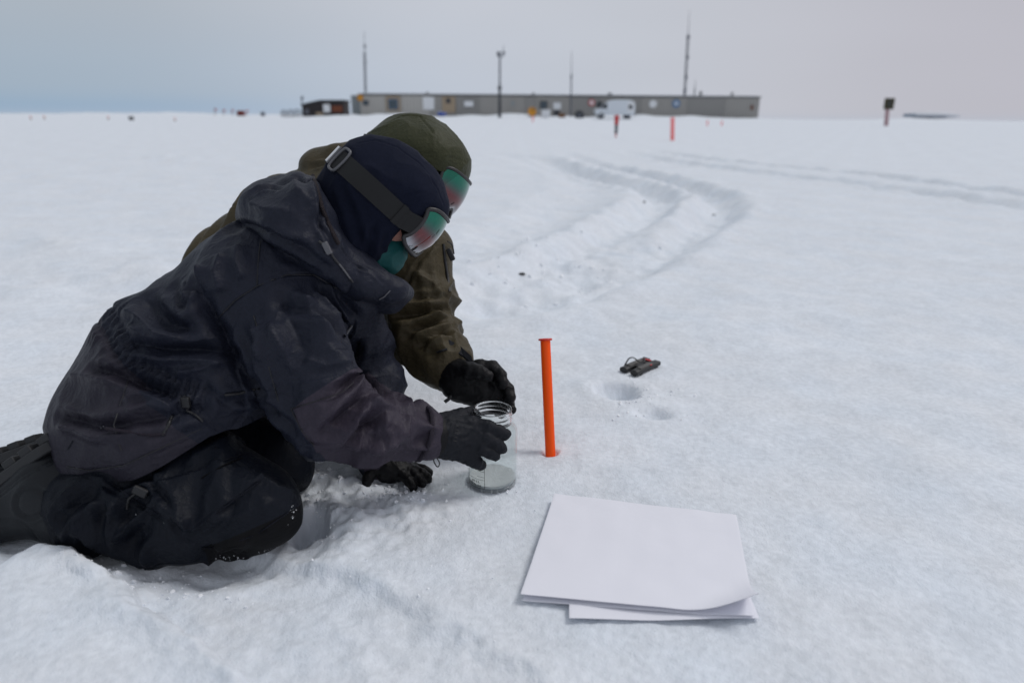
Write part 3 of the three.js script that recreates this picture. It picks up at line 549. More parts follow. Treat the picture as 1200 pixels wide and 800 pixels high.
// van with a box body
{
  const t = far('camper_van', 720, 84, 0, 'pale blue and white camper van parked before the station', 'van'); t.scale.setScalar(0.87); const body = plain(0.66, 0.71, 0.76, 0.4), wh = plain(0.74, 0.76, 0.78, 0.4);
  const box1 = new THREE.Shape(); box1.moveTo(-1.05, 0.55); box1.lineTo(-1.05, 1.9); box1.quadraticCurveTo(-0.9, 2.25, -0.2, 2.3); box1.lineTo(1.6, 2.3); box1.quadraticCurveTo(2.45, 2.25, 2.5, 1.7); box1.lineTo(2.5, 0.55); box1.closePath();
  const g = new THREE.ExtrudeGeometry(box1, { depth: 1.8, bevelEnabled: true, bevelSize: 0.08, bevelThickness: 0.08, bevelSegments: 3 }); g.translate(0, 0, -0.9); mesh('box_body', g, body, t);
  mesh('rear_cap', rbox(1.05, 1.45, 1.98, 0.25, 1.95, 1.45, 0.06), wh, t); mesh('rear_window', rbox(0.5, 0.5, 0.04, 0.02, 1.95, 1.5, 1.06), farMat.dark, t);
  const cab = new THREE.Shape(); cab.moveTo(-1.05, 0.5); cab.lineTo(-2.55, 0.5); cab.lineTo(-2.6, 0.95); cab.quadraticCurveTo(-2.55, 1.2, -2.0, 1.25); cab.lineTo(-1.55, 1.9); cab.lineTo(-1.05, 1.95); cab.closePath();
  const cg = new THREE.ExtrudeGeometry(cab, { depth: 1.7, bevelEnabled: true, bevelSize: 0.05, bevelThickness: 0.05, bevelSegments: 2 }); cg.translate(0, 0, -0.85); mesh('cab', cg, body, t);
  const wn = new THREE.Shape(); wn.moveTo(-1.98, 1.27); wn.lineTo(-1.55, 1.88); wn.lineTo(-1.1, 1.88); wn.lineTo(-1.1, 1.27); wn.closePath(); const wg = new THREE.ExtrudeGeometry(wn, { depth: 0.03, bevelEnabled: false }); wg.translate(0, 0, 0.905); mesh('side_window', wg, farMat.dark, t);
  mesh('windscreen', bar(V(-2.05, 1.28, 0), V(-1.58, 1.92, 0), 0.7, 4).scale(1, 1, 1.1), farMat.dark, t).visible = true;
  for (const x of [-1.85, 1.7]) for (const z of [-0.75, 0.82]) { const w = new THREE.TorusGeometry(0.30, 0.11, 8, 20); w.translate(x, 0.40, z); const o = mesh('wheel', w, farMat.dark, t); mesh('rim', new THREE.CylinderGeometry(0.2, 0.2, 0.12, 16).rotateX(Math.PI / 2).translate(x, 0.40, z), farMat.steel, o); }
  mesh('bumper', rbox(0.15, 0.2, 1.7, 0.04, -2.66, 0.55, 0), farMat.dark, t); mesh('bumper', rbox(0.15, 0.2, 1.8, 0.04, 2.66, 0.5, 0), farMat.dark, t);
}
// small things along the foot of the building
{ const t = far('blue_tarpaulin', 517.5, 88, 0, 'bright blue tarpaulin bundle in front of the tan door', 'tarpaulin'); const g = new THREE.SphereGeometry(0.6, 18, 10); g.scale(1.0, 0.42, 0.7); const p = g.attributes.position; for (let i = 0; i < p.count; i++) { const k = 1 + 0.25 * ns(p.getX(i) * 3, p.getY(i) * 3, p.getZ(i) * 3); p.setXYZ(i, p.getX(i) * k, p.getY(i) * k, p.getZ(i) * k); } g.computeVertexNormals(); g.translate(0, 0.35, 0); mesh('cover', g, farMat.blue, t); mesh('tie_rope', tube([V(-0.6, 0.4, 0.1), V(-0.1, 0.62, 0.3), V(0.55, 0.4, 0.2)], 0.02, 5), farMat.white, t); }
{ const t = far('yellow_tank', 623.5, 88, 0.1, 'round yellow tank standing by the station wall', 'tank'); const g = new THREE.CylinderGeometry(0.5, 0.5, 0.9, 24); g.rotateX(Math.PI / 2); g.translate(0, 0.6, 0); mesh('drum', g, farMat.yellow, t); const q = new THREE.CylinderGeometry(0.13, 0.13, 0.06, 12); q.rotateX(Math.PI / 2); q.translate(0.1, 0.8, 0.47); mesh('cap', q, farMat.dark, t); mesh('cradle', rbox(0.9, 0.14, 0.8, 0.03, 0, 0.08, 0), farMat.dark, t); }
{ const t = far('white_crate', 639.5, 88, 0, 'white storage crate beside the round yellow tank', 'crate'); mesh('crate_body', rbox(1.05, 0.8, 0.8, 0.05, 0, 0.45, 0), farMat.white, t); mesh('lid', rbox(1.1, 0.1, 0.85, 0.03, 0, 0.9, 0), farMat.white, t); }
{ const t = far('wooden_box', 658.5, 88, 0, 'low brown wooden box at the foot of the thin pole antenna', 'box'); mesh('box_body', rbox(0.8, 0.42, 0.5, 0.02, 0, 0.25, 0), farMat.brown, t); mesh('lid', rbox(0.84, 0.06, 0.54, 0.02, 0, 0.49, 0), farMat.brown, t); }
{ const t = far('spare_tyre', 679, 88, 0, 'black tyre half sunk in the snow by the wall', 'tyre'); const g = new THREE.TorusGeometry(0.42, 0.17, 10, 28); g.translate(0, 0.36, 0); mesh('tread', g, farMat.dark, t); mesh('hub', new THREE.CylinderGeometry(0.27, 0.27, 0.12, 16).rotateX(Math.PI / 2).translate(0, 0.36, 0), farMat.steel, t); }
// marker posts
{ const D = 30, t = far('marker_post', 723, D, -0.1, 'black and red striped marker post with a red knob before the van', 'marker post', 'marker posts in the snow'); const p = pm(D); mesh('post', bar(V(0, 0, 0), V(0, 0.30, 0), 0.035, 10), farMat.red, t); mesh('dark_band', bar(V(0, 0.25, 0), V(0, 0.62, 0), 0.065, 10), farMat.dark, t); mesh('red_band', bar(V(0, 0.60, 0), V(0, 0.82, 0), 0.085, 10), farMat.red, t); const g = new THREE.SphereGeometry(0.11, 14, 10); g.translate(0, 0.88, 0); mesh('knob', g, farMat.red, t); }
{ const D = 27, t = far('marker_post', 790.5, D, -0.15, 'plain pink marker post below the blue round sign', 'marker post', 'marker posts in the snow'); mesh('post', bar(V(0, 0, 0), V(-0.06, 0.95, 0), 0.075, 12, 0.07), farMat.pink, t); mesh('post_cap', bar(V(-0.06, 0.94, 0), V(-0.063, 0.98, 0), 0.08, 12), farMat.pink, t); }
{ const D = 58, t = far('sign_post', 1039.5, D, -0.2, 'dark square sign on a pink post standing alone in the snow', 'sign'); const h = onPlane(1039, 115, D).y - t.position.y; const pk = plain(0.42, 0.27, 0.29, 0.8); mesh('post', bar(V(0.10, 0, 0), V(-0.08, h - 0.3, 0), 0.17, 8, 0.15), pk, t); mesh('board', rbox(0.80, 0.85, 0.08, 0.02, -0.08, h - 0.42, 0.22), plain(0.045, 0.04, 0.018, 0.8), t); mesh('board_mark', box(0.16, 0.5, 0.02, -0.08, h - 0.42, 0.275), farMat.dark, t); }
for (const [px, D, h, lab] of [[624.5, 70, 0.5, 'short pink stake standing in the snow below the yellow tank'], [830, 60, 0.35, 'taller of two tiny pink stakes before the bare end of the building'], [847, 60, 0.3, 'smaller of two tiny pink stakes before the bare end of the building']]) { const t = far('short_stake', px, D, 0, lab, 'stake', 'short stakes before the building'); mesh('stake', bar(V(0, -0.1, 0), V(0, h, 0), 0.06, 8), farMat.pink, t); mesh('stake_tip', bar(V(0, h - 0.02, 0), V(0, h + 0.05, 0), 0.075, 8), farMat.pink, t); }
// flags and drums at the left
for (const [px, D, h, lab] of [[252, 110, 1.1, 'red flagged stake at the end of the row farthest from the red drum'], [262, 112, 1.0, 'second red flagged stake, between two others on the horizon'], [272, 114, 1.0, 'red flagged stake next to the red drum on its open side'], [289, 118, 1.0, 'red flagged stake between the red drum and the dark grey box']]) { const t = far('flag_stake', px, D, -0.1, lab, 'stake', 'flagged stakes on the horizon'); mesh('stake', bar(V(0, 0, 0), V(0, h, 0), 0.05, 6), farMat.rust, t); mesh('flag', box(0.34, 0.24, 0.03, 0.16, h - 0.15, 0), farMat.red, t); }
{ const t = far('red_drum', 282.5, 100, -0.15, 'dark red fuel drum lying on the snow at the horizon', 'drum'); const g = new THREE.CylinderGeometry(0.42, 0.42, 0.9, 18); g.rotateZ(Math.PI / 2); g.translate(0, 0.42, 0); mesh('drum_body', g, plain(0.15, 0.02, 0.02, 0.6), t); for (const x of [-0.15, 0.15]) mesh('hoop', new THREE.TorusGeometry(0.425, 0.03, 6, 20).rotateY(Math.PI / 2).translate(x, 0.42, 0), farMat.rust, t); }
{ const t = far('dark_box', 308, 100, -0.1, 'dark grey equipment box on the horizon between red drum and cable reels', 'box'); mesh('box_body', rbox(0.5, 0.55, 0.4, 0.04, 0, 0.3, 0), farMat.steel, t); mesh('lid', rbox(0.54, 0.08, 0.44, 0.02, 0, 0.6, 0), farMat.steel, t); }
{ const t = far('dark_box', 153, 58, -0.08, 'lone dark box far out on the open snow', 'box'); mesh('box_body', rbox(0.30, 0.36, 0.28, 0.03, 0, 0.16, 0), farMat.roof, t); mesh('lid', rbox(0.33, 0.05, 0.31, 0.02, 0, 0.36, 0), farMat.roof, t); }
for (const [px, D, lab] of [[35, 55, 'faded orange stake farthest from the buildings, outer one of a pair'], [51, 56, 'faded orange stake, inner one of a pair far from the buildings'], [126, 58, 'faded orange stake beside the lone dark box on the open snow'], [204, 56, 'faded orange stake between the lone dark box and the flagged stakes']]) { const t = far('short_stake', px, D, 0, lab, 'stake', 'faded stakes on the open snow'); mesh('stake', bar(V(0, -0.1, 0), V(0, 0.22, 0), 0.045, 6), farMat.tan, t); mesh('stake_tip', bar(V(0, 0.21, 0), V(0, 0.27, 0), 0.055, 6), farMat.pink, t); }
for (const [px, r, lab] of [[333, 0.42, 'smallest spoked reel, the one farthest from the dark shed'], [341, 0.44, 'middle one of three spoked reels beside the dark shed'], [349, 0.46, 'largest spoked reel, right next to the dark shed']]) { const t = far('cable_reel', px, 92, -0.05, lab, 'reel', 'reels beside the shed'); mesh('rim', new THREE.TorusGeometry(r, 0.06, 8, 24).translate(0, r + 0.05, 0), farMat.steel, t); for (let k = 0; k < 4; k++) { const a = k * Math.PI / 4; mesh('spoke', bar(V(-r * Math.cos(a), r + 0.05 - r * Math.sin(a), 0), V(r * Math.cos(a), r + 0.05 + r * Math.sin(a), 0), 0.025, 5), farMat.steel, t); } mesh('hub', new THREE.CylinderGeometry(0.1, 0.1, 0.3, 10).rotateX(Math.PI / 2).translate(0, r + 0.05, 0), farMat.dark, t); }
{
  const D = 90, t = far('dark_shed', 379, D, -0.15, 'small dark shed with a sloping roof beside the long building', 'shed'); const k = D / FPX / 0.95;
  const s = new THREE.Shape(); s.moveTo(-22 * k, 0); s.lineTo(-22 * k, 11 * k); s.lineTo(-3 * k, 15 * k); s.lineTo(22 * k, 15.5 * k); s.lineTo(22 * k, 0); s.closePath(); const g = new THREE.ExtrudeGeometry(s, { depth: 3, bevelEnabled: false }); g.translate(0, 0.2, -3); mesh('shed_wall', g, farMat.shed, t);
  const rf = new THREE.Shape(); rf.moveTo(-23 * k, 11 * k); rf.lineTo(-3 * k, 15.2 * k); rf.lineTo(23 * k, 15.7 * k); rf.lineTo(23 * k, 17 * k); rf.lineTo(-3 * k, 16.8 * k); rf.lineTo(-23 * k, 12.4 * k); rf.closePath(); const rg = new THREE.ExtrudeGeometry(rf, { depth: 3.3, bevelEnabled: false }); rg.translate(0, 0.2, -3.15); mesh('roof', rg, farMat.dark, t);
  mesh('white_panel', rbox(0.85, 0.95, 0.06, 0.02, 4.0 * k, 0.2 + 8.5 * k, 0.05), farMat.white, t); mesh('rust_panel', rbox(1.3, 0.75, 0.05, 0.02, 15 * k, 0.2 + 8 * k, 0.05), farMat.rust, t); mesh('tan_panel', rbox(0.9, 0.35, 0.06, 0.02, -4 * k, 0.2 + 3 * k, 0.05), farMat.tan, t); mesh('grey_panel', rbox(0.45, 0.6, 0.06, 0.02, -17 * k, 0.2 + 5 * k, 0.05), farMat.steel, t);
}
{ const t = far('shed_post', 355, 93, 0, 'slim pole standing at the low end of the dark shed', 'pole'); mesh('pole', bar(V(0, 0, 0), V(0, 2.5, 0), 0.07, 6), farMat.steel, t); mesh('pole_head', box(0.3, 0.4, 0.1, 0.06, 2.3, 0), farMat.steel, t); }
{ const t = far('snow_covered_sledge', 1093, 130, -0.45, 'low snow covered sledge load far off beyond the lone sign', 'sledge'); const g = new THREE.SphereGeometry(1, 24, 12); g.scale(5.2, 0.55, 1.2); const p = g.attributes.position; for (let i = 0; i < p.count; i++) p.setY(i, p.getY(i) * (1 + 0.4 * ns(p.getX(i) * 0.8, 2, p.getZ(i)))); g.computeVertexNormals(); g.translate(0, 0.75, 0); mesh('snow_load', g, plain(0.66, 0.68, 0.72, 0.9), t); mesh('deck', rbox(6.5, 0.25, 1.8, 0.05, -1.5, 0.55, 0.6), plain(0.32, 0.36, 0.42, 0.8), t); mesh('nose', rbox(1.6, 0.55, 1.5, 0.15, -4.4, 0.7, 0.5), plain(0.20, 0.26, 0.33, 0.8), t); }
// ---------------------------------------------------------------- people
const imgDir = (dx, dyDown, toward) => V(0, 0, 0).addScaledVector(RT, dx).addScaledVector(UPV, -dyDown).addScaledVector(FW, -toward).normalize();
function frame(o, f, uHint) { const l = V(0, 0, 0).crossVectors(f, uHint).normalize(), u = V(0, 0, 0).crossVectors(l, f).normalize(); return { o, f, u, l, at: (a, b, c = 0) => o.clone().addScaledVector(f, a).addScaledVector(u, b).addScaledVector(l, c), loc: (p) => { const d = p.clone().sub(o); return [d.dot(f), d.dot(u), d.dot(l)]; } }; }
const Z = V(0, 0, -1);
const J = P3;
// folds that ring a limb from A to B: strongest between t0 and t1 (fractions), wave length wl
function ringFolds(A, B, amp, wl, t0, t1, seed, reach = 0.16, skew = 0.5) {
  const ax = B.clone().sub(A), L = ax.length(); ax.normalize(); const e1 = V(0, 0, 0).crossVectors(ax, V(0.3, 0.2, 1)).normalize(), e2 = V(0, 0, 0).crossVectors(ax, e1), d = V(0, 0, 0);
  return (p) => {
    d.subVectors(p, A); const t = d.dot(ax), a = d.dot(e1), b = d.dot(e2), r = Math.hypot(a, b); if (r > reach) return 0;
    const s = t / L, win = sstep(t0 - 0.18, t0 + 0.05, s) * sstep(t1 + 0.18, t1 - 0.05, s); if (win <= 0) return 0;
    const th = Math.atan2(b, a), w = 0.018 * Math.sin(th * 2 + seed) + 0.012 * ns(a * 14 + seed, b * 14, t * 6);
    const n = ns((t + w + skew * a * 0.5) / wl, Math.cos(th) * 0.9 + seed, Math.sin(th) * 0.9 + seed * 0.7);
    return amp * win * (crisp(n) - 0.4);
  };
}
const soft = (amp, sc, seed, st = V(1, 1, 1)) => (p) => amp * ns(p.x * sc * st.x + seed, p.y * sc * st.y, p.z * sc * st.z);
const addUp = (list) => (p, n) => { let d = 0; for (const f of list) d += f(p, n); return d; };

// a glove from a wrist, a palm and finger chains
function gloveShape(palm, fingers, k = 0.010, kf = 0.006) {
  const prims = [...palm]; for (const { pts, r } of fingers) chain(pts, r, { k: kf }).forEach((c, i) => { if (i === 0) c.k = k; prims.push(c); });
  return union(prims, k);
}
const gloveDisp = (seed) => addUp([soft(0.0016, 60, seed), (p) => 0.0016 * (ridge(ns(p.x * 70 + seed, p.y * 70, p.z * 45)) - 0.4)]);

// goggles in a head frame
function goggles(t, fr, hatF, lensMat, o) {
  const g = new THREE.Group(); g.name = 'goggles'; t.add(g);
  const half = 0.082, f0 = o.f0 ?? 0.082, dep = 0.058, lo = -0.052, hi = 0.058, nu = 44, nv = 18;
  const S = (a, b) => { const th = a * 1.36, l = half * Math.sin(th), e = Math.pow(Math.abs(a), 6); const mid = 0.004, v = (lo + hi) / 2 + (hi - lo) / 2 * b * (1 - 0.28 * e) + mid; let f = f0 + dep * Math.cos(th) - 0.010 * b * b; 
    const nose = b < 0 ? Math.exp(-Math.pow(l / 0.018, 2)) * 0.022 * b * b : 0; return fr.at(f, v + nose + (o.du ?? 0), l); };
  const surf = (offs) => { const pos = [], uv = [], idx = []; for (let j = 0; j <= nv; j++) for (let i = 0; i <= nu; i++) { const a = i / nu * 2 - 1, b = j / nv * 2 - 1, p = S(a, b), c = fr.at(f0 - 0.03, o.du ?? 0, 0), n = p.clone().sub(c).normalize(); p.addScaledVector(n, offs); pos.push(p.x, p.y, p.z); uv.push(i / nu, j / nv); }
    for (let j = 0; j < nv; j++) for (let i = 0; i < nu; i++) { const q = j * (nu + 1) + i; idx.push(q, q + 1, q + nu + 2, q, q + nu + 2, q + nu + 1); } const r = new THREE.BufferGeometry(); r.setAttribute('position', new THREE.Float32BufferAttribute(pos, 3)); r.setAttribute('uv', new THREE.Float32BufferAttribute(uv, 2)); r.setIndex(idx); r.computeVertexNormals(); return r; };
  tag(mesh('lens', surf(0.001), lensMat, g, true), 'green mirrored lens with reddish and silver reflections painted in');
  const rim = []; for (let i = 0; i <= 30; i++) rim.push(S(i / 15 - 1, 1)); for (let j = 1; j < 8; j++) rim.push(S(1, 1 - j / 4)); for (let i = 30; i >= 0; i--) rim.push(S(i / 15 - 1, -1)); for (let j = 1; j < 8; j++) rim.push(S(-1, -1 + j / 4));
  mesh('frame', tube(rim, 0.0052, 8, 200, true), M.frame, g, true);
  // skirt between the frame and the face
  const pos = [], idx = []; const c = fr.at(0.03, 0.0, 0); rim.forEach((p) => { const q = p.clone().lerp(c, 0.30); pos.push(p.x, p.y, p.z, q.x, q.y, q.z); }); for (let i = 0; i < rim.length; i++) { const a = 2 * i, b = 2 * ((i + 1) % rim.length); idx.push(a, b, b + 1, a, b + 1, a + 1); } const sg = new THREE.BufferGeometry(); sg.setAttribute('position', new THREE.Float32BufferAttribute(pos, 3)); sg.setIndex(idx); sg.computeVertexNormals(); mesh('foam_skirt', sg, M.black, g, true);
  // strap round the head
  const band = (a0, a1, n, w, th, out) => { const pts = []; for (let i = 0; i <= n; i++) { const ph = a0 + (a1 - a0) * i / n, dir = fr.f.clone().multiplyScalar(Math.cos(ph)).addScaledVector(fr.l, Math.sin(ph)); const base = fr.at(0, (o.strapU ?? -0.004) + (o.du ?? 0), 0); let s = 0.30; for (let q = 0; q < 300; q++) { const p = base.clone().addScaledVector(dir, s), d = hatF(p.x, p.y, p.z); if (d < 0.0015) break; s -= Math.max(0.0008, d * 0.6); if (s < 0.05) break; } pts.push({ p: base.clone().addScaledVector(dir, s + out), n: dir, w: fr.u }); } return ribbon(pts, null, w, th); };
  const arc = o.side ?? 1;
  mesh('strap', band(0.90 * arc, (2 * Math.PI - 0.90) * arc, 90, 0.044, 0.003, 0.0015), M.strap, g, true);
  { const ph = 0.90 * arc, dir = fr.f.clone().multiplyScalar(Math.cos(ph)).addScaledVector(fr.l, Math.sin(ph)), b0 = fr.at(0, (o.strapU ?? -0.004) + (o.du ?? 0), 0); let s = 0.3; for (let q = 0; q < 300; q++) { const p = b0.clone().addScaledVector(dir, s), d = hatF(p.x, p.y, p.z); if (d < 0.0015) break; s -= Math.max(0.0008, d * 0.6); if (s < 0.05) break; }
    const a = b0.clone().addScaledVector(dir, s + 0.001), e = S(arc, -0.05), pts = []; for (let i = 0; i <= 6; i++) pts.push({ p: a.clone().lerp(e, i / 6), n: fr.l.clone().multiplyScalar(arc), w: fr.u }); mesh('strap_end', ribbon(pts, null, 0.044, 0.003), M.strap, g, true); }
  if (o.buckle) { // slider: two bars and a looped end
    mesh('strap_keeper', band(1.02, 1.12, 8, 0.047, 0.003, 0.0045), M.strap, g, true);
    const at = (ph, v, out = 0.008) => { const dir = fr.f.clone().multiplyScalar(Math.cos(ph)).addScaledVector(fr.l, Math.sin(ph)), base = fr.at(0, v, 0); let s = 0.3; for (let q = 0; q < 300; q++) { const p = base.clone().addScaledVector(dir, s), d = hatF(p.x, p.y, p.z); if (d < 0.0015) break; s -= Math.max(0.0008, d * 0.6); } return base.addScaledVector(dir, s + out); };
    const a = 2.45, b = 2.61, b2 = 2.76, u0 = -0.028, u1 = 0.022; mesh('buckle', tube([at(a, u0), at(a, u1), at((a + b) / 2, u1 + 0.003), at(b, u1), at(b, u0), at((a + b) / 2, u0 - 0.003)], 0.0032, 7, 60, true), M.greyPlastic, g, true);
    mesh('buckle_bar', bar(at(b2, u0 + 0.004), at(b2, u1 - 0.004), 0.0042, 8), M.white, g, true); mesh('buckle_bar', bar(at(2.70, u0 + 0.002), at(2.70, u1 - 0.002), 0.0036, 8), M.greyPlastic, g, true);
  }
  return g;
}
const lensTex = (() => { const S = 128; return dataTex(S, (u, v) => { // green mirror coating above; reflections painted in: reddish across the middle, silver snow below
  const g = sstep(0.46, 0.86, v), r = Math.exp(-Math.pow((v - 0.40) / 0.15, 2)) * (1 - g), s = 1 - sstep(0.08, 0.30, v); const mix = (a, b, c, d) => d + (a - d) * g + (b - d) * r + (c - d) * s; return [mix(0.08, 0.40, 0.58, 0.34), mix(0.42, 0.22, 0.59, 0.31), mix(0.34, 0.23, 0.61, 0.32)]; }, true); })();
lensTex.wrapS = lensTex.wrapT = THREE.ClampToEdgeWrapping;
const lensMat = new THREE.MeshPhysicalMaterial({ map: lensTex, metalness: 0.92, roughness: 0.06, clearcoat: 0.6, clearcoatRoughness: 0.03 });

// a bare figure under the clothes: one continuous skin, the head at finer detail
function bodyUnder(j, fr) {
  const s = 0.62, prims = [];
  for (const [a, b, ra, rb, k] of j) prims.push(cone(a, b, ra * s, rb * s, { k: 0.05 }));
  const low = net(union(prims, 0.05), 0.014);
  const E = (c, r, k) => ell(fr, c, r, k);
  const head = union([E([0.0, 0.03, 0], [0.092, 0.092, 0.072], 0.02), E([0.045, -0.045, 0], [0.055, 0.07, 0.052], 0.03), cone(fr.at(0.085, 0.012, 0), fr.at(0.118, -0.034, 0), 0.009, 0.016, { k: 0.012 }), E([0.075, -0.085, 0], [0.03, 0.028, 0.034], 0.02), E([0.093, -0.066, 0], [0.012, 0.010, 0.022], 0.008), E([0.060, -0.030, 0.043], [0.028, 0.026, 0.020], 0.02), E([0.060, -0.030, -0.043], [0.028, 0.026, 0.020], 0.02), E([-0.005, -0.01, 0.072], [0.018, 0.030, 0.010], 0.006), E([-0.005, -0.01, -0.072], [0.018, 0.030, 0.010], 0.006), cone(fr.at(-0.02, -0.04, 0), fr.at(-0.03, -0.17, 0), 0.055, 0.06, { k: 0.03 })], 0.02);
  const eyeF = (x, y, z) => { const [a, b, c] = fr.loc(V(x, y, z)); return Math.max(head(x, y, z), 0.011 - Math.hypot(a - 0.092, b - 0.008, Math.abs(c) - 0.030)); }; eyeF.lo = head.lo; eyeF.hi = head.hi;
  const hi = net(eyeF, 0.005);
  return mergeGeometries([low, hi]);
}

// ================================================================ the person in the dark parka
{
  const base = onGround(250, 640);
  const t = thing('person', base, 'person in a dark navy parka kneeling and holding the glass jar', 'person');
  const sh = J(338, 350, 1.44), el = J(368, 484, 1.365), wr = J(503, 508, 1.475), shL = J(392, 325, 1.68), elL = J(440, 452, 1.665), wrL = J(442, 533, 1.605);
  const pel = J(154, 478, 1.50), wai = J(196, 412, 1.50), che = J(298, 338, 1.52), nek = J(372, 296, 1.54);
  const hipR = J(165, 505, 1.445), kneeR = J(288, 594, 1.35), ankR = J(98, 588, 1.365), hipL = J(175, 480, 1.60), kneeL = J(322, 538, 1.575), ankL = J(130, 540, 1.63);
  const fr = frame(J(449, 233, 1.545), imgDir(0.73, 0.66, -0.16), imgDir(0.67, -0.74, 0));
  if (fr.l.dot(FW) > 0) console.log('head frame: l points away');
  // ---- jacket
  const wide = { n: Z, s: 1.28 };
  const jp = [
    cone(pel, wai, 0.136, 0.126, { ...wide, k: 0.05 }), cone(wai, che, 0.124, 0.130, { ...wide, s: 1.36, k: 0.05 }), cone(che, nek, 0.130, 0.080, { n: Z, s: 1.3, k: 0.05 }),
    cone(J(146, 502, 1.45), J(185, 502, 1.395), 0.106, 0.108, { k: 0.05 }), cone(J(185, 502, 1.395), J(255, 474, 1.40), 0.108, 0.090, { k: 0.05 }), cone(J(138, 535, 1.41), J(190, 524, 1.365), 0.092, 0.088, { k: 0.05 }),                                  // skirt over the thigh
    cone(J(250, 430, 1.46), J(340, 400, 1.46), 0.115, 0.10, { k: 0.06 }),                                    // belly and hanging front
    cone(J(330, 335, 1.47), J(405, 345, 1.52), 0.105, 0.085, { k: 0.05 }),
    cone(J(322, 358, 1.43), J(352, 425, 1.385), 0.096, 0.083, { k: 0.028 }), cone(J(352, 425, 1.385), el, 0.083, 0.076, { k: 0.03 }), cone(el, J(440, 497, 1.42), 0.074, 0.066, { k: 0.02 }), cone(J(440, 497, 1.42), J(496, 508, 1.468), 0.066, 0.057, { k: 0.02 }),
    cone(shL, elL, 0.085, 0.066, { k: 0.03 }), cone(elL, wrL, 0.066, 0.052, { k: 0.02 }),
    cone(J(400, 360, 1.58), J(425, 395, 1.60), 0.075, 0.05, { k: 0.05 }),
  ];
  const trunk = union(jp, 0.03);
  // hood lying on the shoulders, and the collar
  const hp = [
    cone(J(318, 246, 1.52), J(350, 236, 1.53), 0.062, 0.060, { n: Z, s: 1.5, k: 0.03 }), cone(J(313, 247, 1.44), J(346, 262, 1.395), 0.050, 0.056, { k: 0.025 }), cone(J(346, 262, 1.395), J(378, 291, 1.39), 0.056, 0.045, { k: 0.02 }), cone(J(378, 291, 1.39), J(400, 318, 1.405), 0.045, 0.032, { k: 0.02 }),
    cone(J(350, 232, 1.47), J(378, 258, 1.43), 0.046, 0.04, { k: 0.02 }), cone(J(322, 246, 1.62), J(390, 290, 1.68), 0.052, 0.045, { k: 0.03 }),
  ];
  const hoodF = union(hp, 0.02);
  const cp = [...chain([J(382, 262, 1.435), J(398, 300, 1.425), J(425, 328, 1.435), J(458, 342, 1.475), J(476, 345, 1.53)], [0.026, 0.030, 0.032, 0.027, 0.018], { k: 0.015 }), cone(J(405, 315, 1.46), J(455, 352, 1.52), 0.05, 0.036, { k: 0.02 }), ...chain([J(376, 218, 1.50), J(384, 250, 1.455), J(402, 288, 1.445)], [0.014, 0.018, 0.02], { k: 0.012 })];
  const colF = union(cp, 0.012);
  const all = (x, y, z) => { const a = trunk(x, y, z), b = hoodF(x, y, z), c = colF(x, y, z); const sm = (p, q, k) => { const h = Math.max(0, k - Math.abs(p - q)); return Math.min(p, q) - h * h / (4 * k); }; return sm(sm(a, b, 0.006), c, 0.008); };
  all.lo = trunk.lo.clone().min(hoodF.lo).min(colF.lo); all.hi = trunk.hi.clone().max(hoodF.hi).max(colF.hi);
  const jf = (x, y, z) => { // hollow the hem so that the thighs come out below it
    return all(x, y, z);
  };
  jf.lo = all.lo; jf.hi = all.hi;
  const band = [[118, 366], [133, 392], [152, 418], [176, 442], [204, 458], [236, 466]], bandP = band.map(([x, y]) => hit(jf, x, y));
  const gather = (() => { const c = new THREE.CatmullRomCurve3(bandP).getPoints(60), bb = new THREE.Box3().setFromPoints(c).expandByScalar(0.09); let acc = [0]; for (let i = 1; i < c.length; i++) acc.push(acc[i - 1] + c[i].distanceTo(c[i - 1])); const spine = che.clone().sub(pel).normalize();
    return (p) => { if (!bb.containsPoint(p)) return 0; let m = 1e9, k = 0; for (let i = 0; i < c.length; i++) { const d = c[i].distanceToSquared(p); if (d < m) { m = d; k = i; } } m = Math.sqrt(m); if (m > 0.085) return 0; const along = acc[k], side = p.clone().sub(c[k]).dot(spine);
      const inB = sstep(0.030, 0.018, Math.abs(side)), rim = Math.exp(-Math.pow((Math.abs(side) - 0.026) / 0.006, 2)); const rib = Math.sin(along * 360 + 2.5 * ns(along * 30, side * 30, 1)) ; const fan = sstep(0.085, 0.03, m) * (1 - inB) * ridge(ns(along * 34, side * 6, 5));
      return -0.006 * inB + inB * 0.0042 * rib - 0.004 * rim + 0.006 * fan; }; })();
  const L = (pts, w, d, lip = 0) => (w > 0.004 ? line(jf, pts, w * 1.35, d * 1.6, lip * 1.4) : line(jf, pts, w, d, lip));
